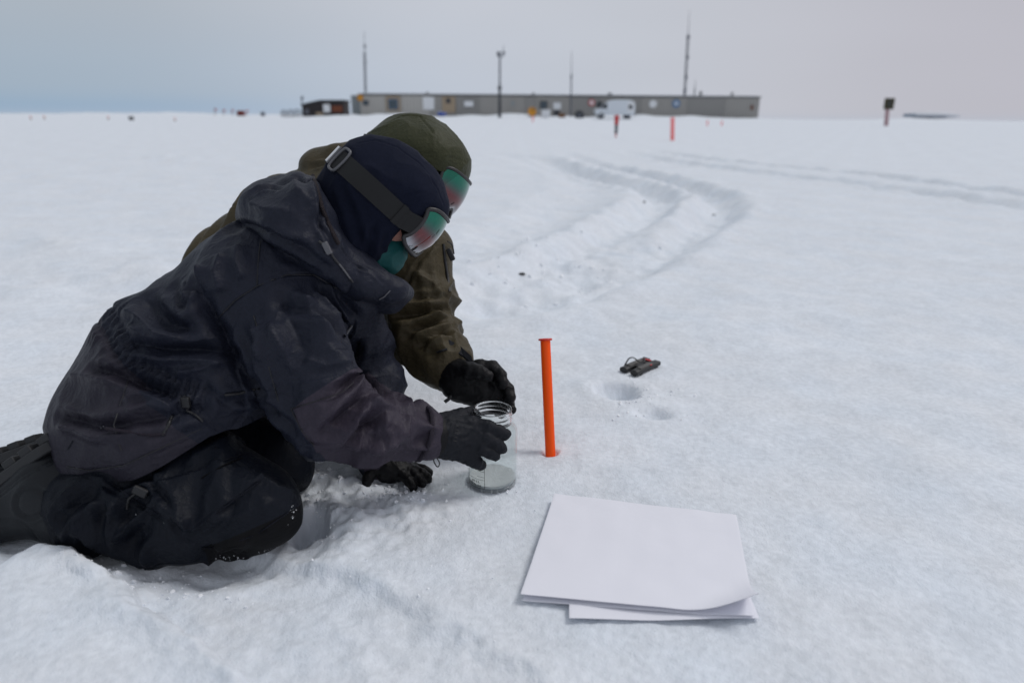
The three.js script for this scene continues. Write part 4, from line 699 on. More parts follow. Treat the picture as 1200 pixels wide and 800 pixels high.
  const jd = addUp([
    soft(0.010, 7, 1), soft(0.003, 16, 3, V(1, 1.3, 1)),
    (p) => 0.013 * (crisp(ns((p.x * 0.72 - p.y * 0.7) * 6.5 + 0.6 * ns(p.x * 6, p.y * 6, p.z * 6), (p.x * 0.7 + p.y * 0.72) * 2.4, p.z * 4 + 2)) - 0.4),
    (p) => 0.0030 * (crisp(ns((p.x + p.y * 0.25) * 15 + 7, (p.y - p.x * 0.2) * 7, p.z * 9)) - 0.4),
    gather,
    ringFolds(el, wr, 0.026, 0.075, 0.05, 0.9, 2.1, 0.13, 0.9), ringFolds(sh, el, 0.024, 0.11, 0.35, 1.0, 5.3, 0.125, 1.3), ringFolds(elL, wrL, 0.009, 0.05, 0, 1, 3.3, 0.1), ringFolds(shL, elL, 0.009, 0.06, 0.2, 1, 8.3, 0.1),
    L([[231, 330], [246, 370], [266, 405], [292, 445], [318, 480], [342, 508]], 0.010, 0.020, 0.004), L([[154, 400], [190, 408], [230, 408], [275, 414]], 0.010, 0.013, 0.007), L([[107, 432], [135, 438], [168, 449], [200, 462]], 0.009, 0.012, 0.006), L([[72, 488], [95, 494], [122, 502], [150, 500]], 0.008, 0.010, 0.006),
    L([[170, 352], [196, 378], [222, 386]], 0.012, 0.009, 0.006), L([[200, 335], [216, 360], [224, 352], [228, 335]], 0.010, 0.007, 0.005), L([[120, 498], [160, 494], [200, 488], [240, 478]], 0.009, 0.008, 0.006), L([[262, 470], [300, 466], [335, 454]], 0.008, 0.006, 0.004),
    L([[330, 350], [342, 380], [356, 412]], 0.014, 0.008, 0.006), L([[372, 338], [384, 362], [400, 382]], 0.009, 0.010, 0.006), L([[388, 330], [400, 352], [418, 370]], 0.008, 0.010, 0.005), L([[330, 352], [360, 372], [392, 400]], 0.010, 0.007, 0.006),
    L([[385, 470], [400, 452], [425, 438]], 0.009, 0.009, 0.006), L([[375, 505], [405, 480], [440, 462]], 0.009, 0.010, 0.006), L([[398, 520], [424, 498], [452, 482]], 0.008, 0.008, 0.006), L([[420, 400], [412, 425], [414, 446]], 0.009, 0.012, 0.004),
    // sharp ridges where the cloth is pulled
    ...[[[238, 312], [233, 328], [229, 340], [226, 356]], [[200, 338], [206, 352], [212, 366], [222, 378]], [[218, 342], [224, 356], [229, 340]], [[146, 366], [166, 376], [190, 394], [215, 398]], [[150, 384], [176, 398], [205, 402], [240, 400]], [[160, 412], [190, 424], [230, 424], [262, 424]], [[205, 440], [235, 436], [262, 426]], [[84, 440], [110, 440], [140, 452]], [[76, 500], [100, 505], [126, 512]], [[146, 470], [168, 466], [192, 474], [210, 486]], [[150, 488], [176, 480], [204, 484]],
      [[450, 482], [448, 502], [453, 506], [465, 496]], [[410, 528], [436, 520], [447, 517]], [[417, 534], [438, 521], [460, 512]], [[400, 474], [414, 486], [430, 484]], [[380, 498], [398, 500], [414, 494]], [[420, 470], [440, 478], [462, 478]], [[395, 512], [412, 508], [426, 510]], [[476, 488], [470, 504], [476, 520]],
      [[348, 352], [362, 372], [372, 400]], [[366, 350], [384, 378], [404, 394]], [[320, 380], [334, 410], [345, 440]], [[356, 420], [376, 430], [398, 424]], [[350, 452], [372, 448], [396, 436]], [[300, 385], [310, 402], [316, 424]], [[262, 300], [254, 320], [258, 344]], [[280, 290], [278, 312], [286, 328]],
      [[296, 240], [316, 248], [340, 250]], [[340, 214], [346, 232], [360, 246]], [[312, 258], [340, 274], [366, 284]], [[356, 216], [360, 236], [368, 258]]].map((q, i) => L(q, 0.0095 + 0.002 * (i % 3), -0.0105)),
    // seams
    L([[257, 371], [275, 352], [301, 335], [336, 322], [368, 322], [395, 338]], 0.0028, 0.0034, 0.0012), L([[305, 280], [302, 308], [301, 334]], 0.0028, 0.0026, 0.001), L([[297, 370], [312, 420], [326, 470]], 0.0025, 0.002, 0.001), L([[150, 440], [142, 470], [133, 498], [145, 528]], 0.0028, 0.003, 0.001), L([[73, 545], [105, 551], [145, 545], [190, 528], [240, 505]], 0.0026, 0.0024, 0.001), L([[341, 479], [400, 460], [416, 448]], 0.0026, 0.003, 0.001), L([[341, 479], [352, 502], [370, 527]], 0.0026, 0.003, 0.001),
    L([[288, 262], [320, 272], [355, 290], [386, 314]], 0.007, 0.010, 0.003), L([[362, 206], [366, 232], [374, 262], [390, 290]], 0.005, 0.008, 0.003), L([[300, 228], [318, 222], [332, 226]], 0.006, 0.005, 0.003), L([[345, 205], [352, 222], [356, 244]], 0.005, 0.004, 0.003), L([[392, 262], [402, 290], [420, 312], [446, 330]], 0.004, 0.006, 0.003), L([[330, 300], [352, 306], [380, 318]], 0.008, 0.004, 0.002),
  ]);
  let jg = net(jf, 0.0036, { disp: jd });
  // hem: cut away what hangs below the edge of the coat
  const hem = [[40, 555], [70, 562], [100, 566], [132, 563], [168, 551], [206, 532], [246, 511], [300, 508], [420, 560]].map(([x, y]) => [x, y]);
  const proj = (p) => { const d = p.clone().sub(camera.position), zc = d.dot(FW); return [600 + FPX * d.dot(RT) / zc, 400 - FPX * d.dot(UPV) / zc, zc]; };
  const hemY = (x) => { if (x <= hem[0][0]) return hem[0][1]; for (let i = 0; i + 1 < hem.length; i++) if (x <= hem[i + 1][0]) { const [a, b] = hem[i], [c, d] = hem[i + 1]; return b + (d - b) * (x - a) / (c - a); } return 900; };
  // the hem is a curved cut through the coat, level across its width
  const hemPts = hem.map(([x, y]) => P3(x, y, 1.315)); const hemH = (x) => { for (let i = 0; i + 1 < hemPts.length; i++) if (x <= hemPts[i + 1].x) { const a = hemPts[i], b = hemPts[i + 1]; return a.y + (b.y - a.y) * clamp((x - a.x) / (b.x - a.x)); } return -1; };
  const handCut = (p) => { const a = wrL.clone().sub(elL).normalize(); return p.clone().sub(wrL).dot(a) - 0.005; };
  const isLeftArm = (p) => p.x > wrL.x - 0.12 && p.y < 0.25 && p.z < wrL.z + 0.02;
  [, jg] = split(jg, (p) => (p.x > P3(330, 500, 1.4).x ? 1 : p.y - hemH(p.x)));
  // panels of the darker reinforcement cloth: forearm and skirt
  const armAx = wr.clone().sub(el).normalize(), eA = hit(jf, 341, 479), eB = hit(jf, 416, 447), eC = hit(jf, 371, 527);
  const nA = V(0, 0, 0).crossVectors(eB.clone().sub(eA), FW).normalize(); if (nA.dot(V(0, -1, 0)) < 0) nA.negate(); const nC = V(0, 0, 0).crossVectors(eC.clone().sub(eA), FW).normalize(); if (nC.dot(V(1, 0, 0)) < 0) nC.negate();
  const near = wr.z - 0.14;
  const armFn = (p) => Math.min(p.clone().sub(eA).dot(nA), p.clone().sub(eA).dot(nC), p.z - near, p.y > 0.5 ? -1 : 1);
  const [coat, armPanel] = split(jg, armFn);
  const spine = che.clone().sub(pel).normalize(), cut = bandP[2].clone().lerp(bandP[3], 0.5);
  const waistFn = (p) => (p.x > P3(290, 450, 1.4).x ? -1 : cut.clone().addScaledVector(spine, -0.02).sub(p).dot(spine));
  const [upper, skirt] = split(coat, waistFn);
  const jm = mesh('jacket', boxUV(upper), M.navy, t, true);
  tag(mesh('jacket_skirt', boxUV(skirt), M.skirt, jm, true), 'plum black skirt of the parka'); tag(mesh('sleeve_panel', boxUV(armPanel), M.plum, jm, true), 'plum black reinforced forearm');
  // cuff ring, zips, pocket and cords
  const dense = (pts) => { const o = []; for (let i = 0; i + 1 < pts.length; i++) { const n = Math.max(1, Math.round(Math.hypot(pts[i + 1][0] - pts[i][0], pts[i + 1][1] - pts[i][1]) / 3)); for (let k = 0; k < n; k++) o.push([pts[i][0] + (pts[i + 1][0] - pts[i][0]) * k / n, pts[i][1] + (pts[i + 1][1] - pts[i][1]) * k / n]); } o.push(pts[pts.length - 1]); return o; };
  const surfTube = (f, pts0, r, out = 0.001, pts = dense(pts0)) => tube(pts.map(([x, y]) => { const p = hit(f, x, y); return p.addScaledVector(grad(f, p), out); }), r, 6, pts.length * 2);
  const realF = (x, y, z) => { const p = V(x, y, z); return jf(x, y, z) - jd(p, null) ; };
  for (const q of [[[257, 371], [275, 352], [301, 335], [336, 322], [368, 322], [395, 338]], [[305, 282], [302, 308], [301, 334]], [[297, 370], [312, 420], [326, 470]], [[150, 446], [142, 470], [133, 498], [142, 528]], [[78, 547], [105, 551], [145, 545], [190, 524], [236, 502]], [[341, 479], [370, 470], [400, 460], [414, 448]], [[341, 479], [352, 502], [368, 522]]]) mesh('seam', surfTube(realF, q, 0.0010, 0.0006), M.black, jm, true);
  mesh('pocket_zip', surfTube(realF, [[263, 463], [280, 461], [304, 455]], 0.0028), M.black, jm, true);
  mesh('pocket_zip', surfTube(realF, [[190, 510], [197, 498], [201, 486]], 0.0035), M.black, jm, true);
  mesh('pocket_flap', surfTube(realF, [[124, 502], [150, 506], [178, 510], [194, 508]], 0.0036), M.plum, jm, true);
  mesh('drawcord', surfTube(realF, [[216, 466], [222, 474], [219, 482], [228, 488], [236, 494]], 0.0018, 0.004), M.cord, jm, true);
  mesh('cord_lock', (() => { const p = hit(realF, 219, 470), g = rbox(0.016, 0.022, 0.010, 0.003); g.translate(p.x, p.y, p.z + 0.006); return g; })(), M.black, jm, true);
  mesh('collar_cord', surfTube(realF, [[374, 283], [384, 290], [390, 302], [402, 316], [412, 330]], 0.0024, 0.003), M.cord, jm, true);
  mesh('cord_lock', (() => { const p = hit(realF, 384, 290), g = rbox(0.012, 0.026, 0.010, 0.003); g.rotateZ(0.4); g.translate(p.x, p.y, p.z + 0.006); return g; })(), M.greyPlastic, jm, true);
  mesh('cord_end', surfTube(realF, [[396, 309], [404, 319], [409, 326]], 0.0018, 0.004), M.greyPlastic, jm, true);
  mesh('chest_zip', surfTube(realF, [[403, 394], [408, 386], [412, 380]], 0.003, 0.002), M.greyPlastic, jm, true);
  mesh('collar_snap', surfTube(realF, [[444, 350], [450, 347], [457, 340]], 0.0014, 0.002), M.greyPlastic, jm, true);
  mesh('hood_rim', surfTube(realF, [[366, 206], [371, 222], [377, 245], [384, 262], [396, 286]], 0.0045, 0.001), M.lining, jm, true);
  mesh('sleeve_hem', (() => { const a = J(494, 508, 1.466), n = armAx, e1 = V(0, 1, 0).addScaledVector(n, -n.y).normalize(), e2 = V(0, 0, 0).crossVectors(n, e1), pts = []; for (let i = 0; i < 24; i++) { const q = i / 24 * Math.PI * 2; pts.push(a.clone().addScaledVector(e1, 0.0565 * Math.cos(q)).addScaledVector(e2, 0.0565 * Math.sin(q))); } return tube(pts, 0.005, 7, 80, true); })(), M.plum, jm, true);
  // ---- trousers
  const tp = [cone(hipR, kneeR, 0.105, 0.090, { k: 0.05 }), cone(kneeR, J(215, 606, 1.335), 0.086, 0.078, { k: 0.035 }), cone(J(220, 606, 1.335), ankR, 0.076, 0.072, { k: 0.03 }), cone(J(240, 575, 1.375), J(160, 588, 1.385), 0.075, 0.06, { k: 0.05 }),
    cone(hipL, kneeL, 0.115, 0.085, { k: 0.05 }), cone(kneeL, ankL, 0.080, 0.07, { k: 0.035 }), cone(hipR, hipL, 0.12, 0.12, { k: 0.06 }), ball(J(304, 604, 1.325), 0.068, { k: 0.03 })];
  const tf = union(tp, 0.04), TL = (pts, w, d, lip = 0) => (w > 0.004 ? line(tf, pts, w * 1.3, d * 1.5, lip * 1.3) : line(tf, pts, w, d, lip));
  const td = addUp([soft(0.006, 8, 5), (p) => 0.013 * (crisp(ns((p.x * 0.8 + p.y * 0.6) * 9 + 3, (p.y * 0.8 - p.x * 0.6) * 4, p.z * 5)) - 0.4), ringFolds(J(210, 606, 1.335), ankR, 0.034, 0.06, 0.1, 1, 1.7, 0.14, 1.1), ringFolds(kneeR, J(210, 606, 1.335), 0.013, 0.06, 0, 0.6, 4.7, 0.14, 1.4),
    TL([[112, 566], [150, 586], [185, 606], [225, 632], [262, 612], [305, 574]], 0.0032, 0.005, 0.002), TL([[270, 534], [290, 550], [300, 562], [262, 595], [228, 616]], 0.0028, 0.004, 0.0015), TL([[178, 560], [200, 590], [214, 625]], 0.006, 0.006, 0.004), TL([[235, 640], [270, 638], [310, 622], [346, 596]], 0.0035, 0.005, 0.002), TL([[160, 650], [200, 656], [236, 652]], 0.003, 0.003, 0.001), TL([[250, 640], [264, 646], [280, 650]], 0.006, 0.006, 0.004),
    ...[[[82, 590], [88, 604], [86, 622]], [[100, 590], [104, 610], [98, 630]], [[120, 586], [116, 606], [124, 630]], [[134, 588], [142, 606], [150, 628]], [[252, 640], [270, 634], [290, 636]], [[190, 588], [206, 604], [226, 612]], [[248, 606], [280, 606], [316, 590]], [[300, 560], [320, 576], [338, 580]]].map((q, i) => TL(q, 0.0105, -0.0125)),
    (() => { const poly = [[160, 586], [206, 560], [284, 530], [306, 566], [228, 622]]; const q = (x, y) => { let c = false, m = 1e9; for (let i = 0, j = poly.length - 1; i < poly.length; j = i++) { const [a, b] = poly[i], [e, f] = poly[j]; if ((b > y) !== (f > y) && x < (e - a) * (y - b) / (f - b) + a) c = !c; const l = (e - a) ** 2 + (f - b) ** 2, t = clamp(((x - a) * (e - a) + (y - b) * (f - b)) / l); m = Math.min(m, Math.hypot(x - a - t * (e - a), y - b - t * (f - b))); } return c ? m : -m; }; // the cargo pocket stands off the thigh
      const mid = hit(tf, 235, 580); return (p) => { if (p.distanceTo(mid) > 0.22 || p.z < mid.z - 0.05) return 0; const d = p.clone().sub(camera.position), zc = d.dot(FW), s = q(600 + FPX * d.dot(RT) / zc, 400 - FPX * d.dot(UPV) / zc); return 0.008 * sstep(-1.5, 1.5, s); }; })()]);
  let tg = net(tf, 0.0040, { disp: td });
  const kA = hit(tf, 236, 642), kB = hit(tf, 346, 594), kn = V(0, 0, 0).crossVectors(kB.clone().sub(kA), FW).normalize(); if (kn.y > 0) kn.negate();
  const [tLeg, kneePad] = split(tg, (p) => Math.min(p.clone().sub(kA).dot(kn), p.x - kA.x, p.z - (kneeR.z - 0.14)));
  const tm = mesh('trousers', boxUV(tLeg), M.trouser, t, true); tag(mesh('knee_patch', boxUV(kneePad), M.kneePatch, tm, true), 'black reinforced knee');
  const tReal = (x, y, z) => tf(x, y, z) - td(V(x, y, z), null);
  mesh('pocket_zip', surfTube(tReal, [[148, 596], [150, 584], [160, 576], [170, 578]], 0.0022, 0.002), M.cord, tm, true); mesh('zip_pull', (() => { const p = hit(tReal, 166, 574), g = rbox(0.028, 0.018, 0.008, 0.003); g.rotateZ(-0.5); g.translate(p.x, p.y, p.z + 0.006); return g; })(), M.black, tm, true);
  for (const q of [[[160, 586], [206, 560], [284, 532]], [[304, 564], [262, 595], [228, 620]], [[160, 588], [190, 604], [226, 622]], [[236, 642], [262, 640], [300, 626], [338, 600]], [[130, 566], [160, 588]]]) mesh('seam', surfTube(tReal, q, 0.0013, 0.0006), M.navy, tm, true);
  mesh('side_seam', surfTube(tReal, [[236, 560], [262, 545], [284, 536]], 0.0016, 0.0002), M.kneePatch, tm, true);
  // ---- boots
  function boot(heel, dir, sole, lat) {
    const g = new THREE.Group(); g.name = 'boot'; t.add(g); const fb = frame(heel, dir, sole); const q = (a, b, c = 0) => fb.at(a, b, c);
    const bp = [cone(q(0.01, -0.005), q(0.10, -0.012), 0.058, 0.052, { k: 0.03 }), cone(q(0.10, -0.012), q(0.20, -0.002), 0.052, 0.043, { k: 0.03 }), cone(q(0.20, -0.002), q(0.245, 0.004), 0.043, 0.036, { k: 0.02 }), cone(q(0.02, -0.02), q(-0.035, -0.095), 0.064, 0.074, { k: 0.03 }), cone(q(0.06, -0.05), q(0.02, -0.10), 0.05, 0.06, { k: 0.03 })];
    const bu = union(bp, 0.02), bf = (x, y, z) => { const [, b] = fb.loc(V(x, y, z)); return Math.max(bu(x, y, z), b - 0.044); }; bf.lo = bu.lo; bf.hi = bu.hi;
    const ring = (c0, r, w, d) => { const c = c0; return (p) => { const [a, b, l] = fb.loc(p); const m = Math.abs(Math.hypot((a - c[0]) / 1.1, b - c[1]) - r); return Math.abs(l) > 0.02 && m < 4 * w ? -d * Math.exp(-m * m / w / w) : 0; }; };
    const up = mesh('upper', boxUV(net(bf, 0.0045, { disp: addUp([soft(0.002, 20, 2), ring([0.022, -0.035], 0.028, 0.004, 0.004), ring([0.022, -0.035], 0.036, 0.003, -0.002), ring([0.115, -0.07], 0.045, 0.004, 0.0035), (p) => { const [, b] = fb.loc(p); return -0.004 * Math.exp(-Math.pow((b - 0.020) / 0.003, 2)) - 0.003 * Math.exp(-Math.pow((b - 0.012) / 0.002, 2)); }]) })), M.rubber, g, true);
    const sx = (a) => (a < 0.09 ? 0.041 - 0.006 * sstep(0.05, 0.1, a) : 0.036 + 0.012 * sstep(0.1, 0.19, a)) * (a > 0.24 ? Math.sqrt(Math.max(0.05, 1 - ((a - 0.24) / 0.06) ** 2)) : 1) * (a < -0.02 ? Math.sqrt(Math.max(0.05, 1 - ((-0.02 - a) / 0.045) ** 2)) : 1);
    const s = new THREE.Shape(); const pts = []; for (let i = 0; i <= 24; i++) { const a = -0.062 + 0.36 * i / 24; pts.push([a, sx(a)]); } s.moveTo(pts[0][0], pts[0][1]); pts.slice(1).forEach(([a, b]) => s.lineTo(a, b)); [...pts].reverse().forEach(([a, b]) => s.lineTo(a, -b));
    const sg = new THREE.ExtrudeGeometry(s, { depth: 0.016, bevelEnabled: true, bevelSize: 0.006, bevelThickness: 0.003, bevelSegments: 2 }); const mtx = new THREE.Matrix4().makeBasis(fb.f, fb.l.clone(), fb.u.clone()); if (mtx.determinant() < 0) mtx.makeBasis(fb.f, fb.l.clone().negate(), fb.u.clone()); const or = q(0, 0.034); sg.applyMatrix4(mtx); sg.translate(or.x, or.y, or.z); mesh('sole', sg, M.lug, g, true);
    for (let i = 0; i < 9; i++) { const a = -0.045 + i * 0.039; if (i === 3) continue; for (const c of [-1, 1]) { const w = sx(a) * 0.86, gq = rbox(0.027, w, 0.016, 0.003); gq.applyMatrix4(mtx); const o2 = q(a, 0.060, c * (w / 2 + 0.006)); gq.translate(o2.x, o2.y, o2.z); mesh('lug', gq, M.lug, g, true); } }
    return g;
  }
  boot(J(62, 556, 1.375), imgDir(-0.78, 0.55, 0), imgDir(-0.62, -0.78, 0)); const bL = boot(J(108, 520, 1.64), imgDir(-0.9, 0.35, 0), imgDir(-0.4, -0.9, 0));
  // ---- gloves
  const R = (a) => a.map(([x, y, z]) => J(x, y, z));
  {
    const palm = [cone(J(503, 509, 1.478), J(522, 511, 1.490), 0.042, 0.040, { k: 0.02 }), cone(J(522, 503, 1.492), J(552, 500, 1.503), 0.029, 0.020, { k: 0.02 }), cone(J(522, 512, 1.488), J(552, 515, 1.497), 0.030, 0.020, { k: 0.02 }), cone(J(524, 522, 1.490), J(549, 533, 1.500), 0.028, 0.019, { k: 0.02 }), cone(J(520, 498, 1.505), J(540, 489, 1.53), 0.024, 0.018, { k: 0.02 })];
    const fg = [
      { pts: R([[552, 497, 1.505], [572, 500, 1.500], [584, 505, 1.502], [592, 509, 1.508]]), r: [0.0165, 0.0150, 0.0142, 0.0130] },
      { pts: R([[553, 510, 1.498], [570, 514, 1.493], [581, 519, 1.497], [588, 525, 1.505]]), r: [0.0165, 0.0150, 0.0140, 0.0125] },
      { pts: R([[551, 521, 1.497], [565, 526, 1.490], [574, 530, 1.494], [580, 534, 1.501]]), r: [0.0160, 0.0145, 0.0135, 0.0120] },
      { pts: R([[546, 533, 1.502], [553, 538, 1.496], [559, 542, 1.498], [563, 545, 1.504]]), r: [0.0155, 0.0145, 0.0138, 0.0125] },
      { pts: R([[526, 494, 1.512], [540, 487, 1.535], [550, 485, 1.555], [557, 487, 1.575]]), r: [0.020, 0.0165, 0.0150, 0.0135] }];
    const gf = gloveShape(palm, fg, 0.012, 0.004), GL = (pts, w, d, lip) => line(gf, pts, w, d, lip);
    const g = mesh('glove', boxUV(net(gf, 0.0026, { disp: addUp([gloveDisp(3), GL([[520, 492], [536, 494], [552, 498]], 0.004, 0.003, 0.001), GL([[556, 504], [548, 512], [538, 514]], 0.004, 0.002, 0.001), GL([[552, 522], [540, 528], [526, 532]], 0.004, 0.0025, 0.001), GL([[532, 495], [528, 515], [524, 538]], 0.003, 0.002, 0.001)]) })), M.softshell, t, true);
    const c0 = J(499, 508.5, 1.474), c1 = J(514, 511, 1.485), n = c1.clone().sub(c0).normalize();
    const cf = union([cone(c0, J(508, 510, 1.481), 0.050, 0.047, { k: 0.01 })], 0.01); mesh('gauntlet', boxUV(net(cf, 0.003, { disp: addUp([soft(0.002, 40, 4), (p) => { const s = p.clone().sub(c0).dot(n); return -0.004 * Math.exp(-Math.pow((s - 0.008) / 0.003, 2)); }]) })), M.leather, g, true);
    mesh('pull_loop', tube(R([[507, 533, 1.462], [509, 542, 1.462], [513, 547, 1.464], [515, 543, 1.466], [511, 535, 1.468]]), 0.0014, 6, 40), M.cord, g, true);
    // embossed lettering on the back of the glove is too worn to read: a row of short ridges
    for (let i = 0; i < 5; i++) { const p = hit(gf, 531 + i * 0.7, 516 - i * 4.2), q = hit(gf, 535 + i * 0.7, 517 - i * 4.2); mesh('emblem_stroke', bar(p.addScaledVector(grad(gf, p), 0.0006), q.addScaledVector(grad(gf, q), 0.0006), 0.0008, 5), M.black, g, true); }
  }
  {
    const palm = [cone(wrL, J(455, 549, 1.597), 0.036, 0.030, { k: 0.02 }), cone(J(455, 549, 1.597), J(468, 553, 1.588), 0.029, 0.020, { k: 0.02 }), cone(J(458, 546, 1.605), J(476, 549, 1.605), 0.026, 0.018, { k: 0.02 })];
    const fg = [
      { pts: R([[440, 545, 1.585], [435, 553, 1.572], [431, 560, 1.563], [430, 565, 1.558]]), r: [0.018, 0.0145, 0.0130, 0.0115] },
      { pts: R([[462, 552, 1.590], [472, 557, 1.573], [479, 563, 1.562], [484, 570, 1.552]]), r: [0.0150, 0.0130, 0.0118, 0.0105] },
      { pts: R([[468, 550, 1.600], [481, 554, 1.585], [489, 559, 1.573], [495, 566, 1.562]]), r: [0.0150, 0.0130, 0.0118, 0.0105] },
      { pts: R([[473, 548, 1.610], [486, 551, 1.598], [495, 555, 1.587], [502, 561, 1.577]]), r: [0.0145, 0.0125, 0.0115, 0.010] },
      { pts: R([[476, 546, 1.622], [488, 548, 1.615], [497, 550, 1.607], [503, 554, 1.600]]), r: [0.0135, 0.012, 0.011, 0.0095] }];
    const gf = gloveShape(palm, fg, 0.008, 0.002); const g = mesh('glove', boxUV(net(gf, 0.0026, { disp: gloveDisp(7) })), M.leather, t, true); mesh('gauntlet', boxUV(net(union([cone(J(446, 530, 1.610), wrL, 0.046, 0.043, { k: 0.01 })], 0.01), 0.004, { disp: soft(0.002, 40, 6) })), M.leather, g, true);
  }
  // ---- hat with ear flaps, face cloth, goggles
  const hatP = [ell(fr, [0.0, 0.004, 0], [0.134, 0.128, 0.104], 0.03), cone(fr.at(-0.012, -0.03, 0), fr.at(0.018, -0.175, 0), 0.104, 0.098, { k: 0.05 }), cone(fr.at(0.045, 0.055, 0), fr.at(0.098, 0.062, 0), 0.062, 0.034, { n: fr.l, s: 1.6, k: 0.03 }), cone(fr.at(-0.06, 0.03, 0), fr.at(-0.07, -0.05, 0), 0.07, 0.06, { k: 0.03 })];
  const hu = union(hatP, 0.03);
  const hatF = (x, y, z) => { const [a, b, c] = fr.loc(V(x, y, z)); const lim = b > 0.052 ? 0.5 : 0.080 + 0.14 * sstep(0.005, 0.052, b) + (b < -0.05 ? (-0.05 - b) * 0.16 : 0), cut = a - lim, e = hu(x, y, z); const k = 0.012, h = Math.max(0, k - Math.abs(e - cut)); return Math.max(e, cut) + h * h / (4 * k); }; hatF.lo = hu.lo; hatF.hi = hu.hi;
  const HL = (pts, w, d, lip) => line(hatF, pts, w, d, lip);
  const hat = mesh('hat', boxUV(net(hatF, 0.0042, { disp: addUp([soft(0.003, 12, 9), (p) => 0.003 * (ridge(ns(p.x * 17 + 4, p.y * 17, p.z * 9)) - 0.4), HL([[418, 168], [440, 164], [465, 172], [490, 190], [508, 214], [520, 240]], 0.003, 0.003, 0.001), HL([[470, 232], [492, 226], [515, 218]], 0.003, 0.0025, 0.001), HL([[400, 215], [412, 250], [425, 290]], 0.010, 0.006, 0.004), HL([[440, 262], [432, 290], [428, 312]], 0.009, 0.007, 0.004), HL([[455, 275], [448, 290], [446, 306]], 0.007, 0.004, 0.003)]) })), M.hat, t, true); hat.userData.label = 'dark navy fleece lined hat with ear flaps';
  mesh('neck_gaiter', boxUV(net(union([ell(fr, [0.050, -0.100, 0], [0.078, 0.060, 0.066], 0.02), cone(fr.at(0.03, -0.11, 0), fr.at(0.03, -0.19, 0), 0.07, 0.075, { k: 0.02 }), cone(fr.at(0.090, -0.072, 0), fr.at(0.098, -0.10, 0), 0.035, 0.03, { k: 0.02 })], 0.02), 0.004, { disp: addUp([soft(0.002, 30, 3), (p) => 0.004 * (ridge(ns(p.x * 22, p.y * 34, p.z * 20)) - 0.4)]) })), M.teal, t, true);
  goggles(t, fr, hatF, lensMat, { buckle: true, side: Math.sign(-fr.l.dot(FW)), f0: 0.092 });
  mesh('body', bodyUnder([[pel, wai, 0.13, 0.11], [wai, che, 0.11, 0.13], [che, nek, 0.12, 0.08], [nek, fr.at(-0.01, -0.05), 0.07, 0.07], [che.clone().lerp(nek, 0.6), sh, 0.09, 0.08], [sh, el, 0.07, 0.055], [el, wr, 0.055, 0.04], [wr, J(540, 510, 1.497), 0.035, 0.022], [che.clone().lerp(nek, 0.6), shL, 0.09, 0.08], [shL, elL, 0.07, 0.05], [elL, wrL, 0.05, 0.036], [wrL, J(464, 552, 1.595), 0.03, 0.02], [pel, hipR, 0.11, 0.10], [hipR, kneeR, 0.10, 0.07], [kneeR, ankR, 0.065, 0.045], [ankR, J(0, 600, 1.39), 0.045, 0.035], [pel, hipL, 0.11, 0.10], [hipL, kneeL, 0.10, 0.07], [kneeL, ankL, 0.065, 0.045], [ankL, J(60, 540, 1.645), 0.045, 0.035]], fr), M.skin, t, true);
  // snow sticking to trousers and boot
  { const Rn = rng(17); const stick = (f, px, py, sx, sy, n, s0) => { for (let i = 0; i < n; i++) { const x = px + (Rn() + Rn() - 1) * sx, y = py + (Rn() + Rn() - 1) * sy, p = hit(f, x, y); if (!p || Math.abs(f(p.x, p.y, p.z)) > 0.003) continue; crumb(p.x, p.y, p.z + 0.001, s0 * (0.35 + Rn() * Rn())); } };
    stick(tReal, 106, 636, 7, 5, 46, 0.0026); stick(tReal, 90, 630, 10, 6, 20, 0.0016); stick(tReal, 342, 602, 6, 14, 14, 0.0010); stick(tReal, 316, 644, 30, 6, 14, 0.0010); stick(tReal, 150, 610, 60, 30, 8, 0.0007); stick(tReal, 268, 653, 20, 4, 16, 0.0013); stick(jf, 125, 500, 10, 8, 4, 0.001); }
}

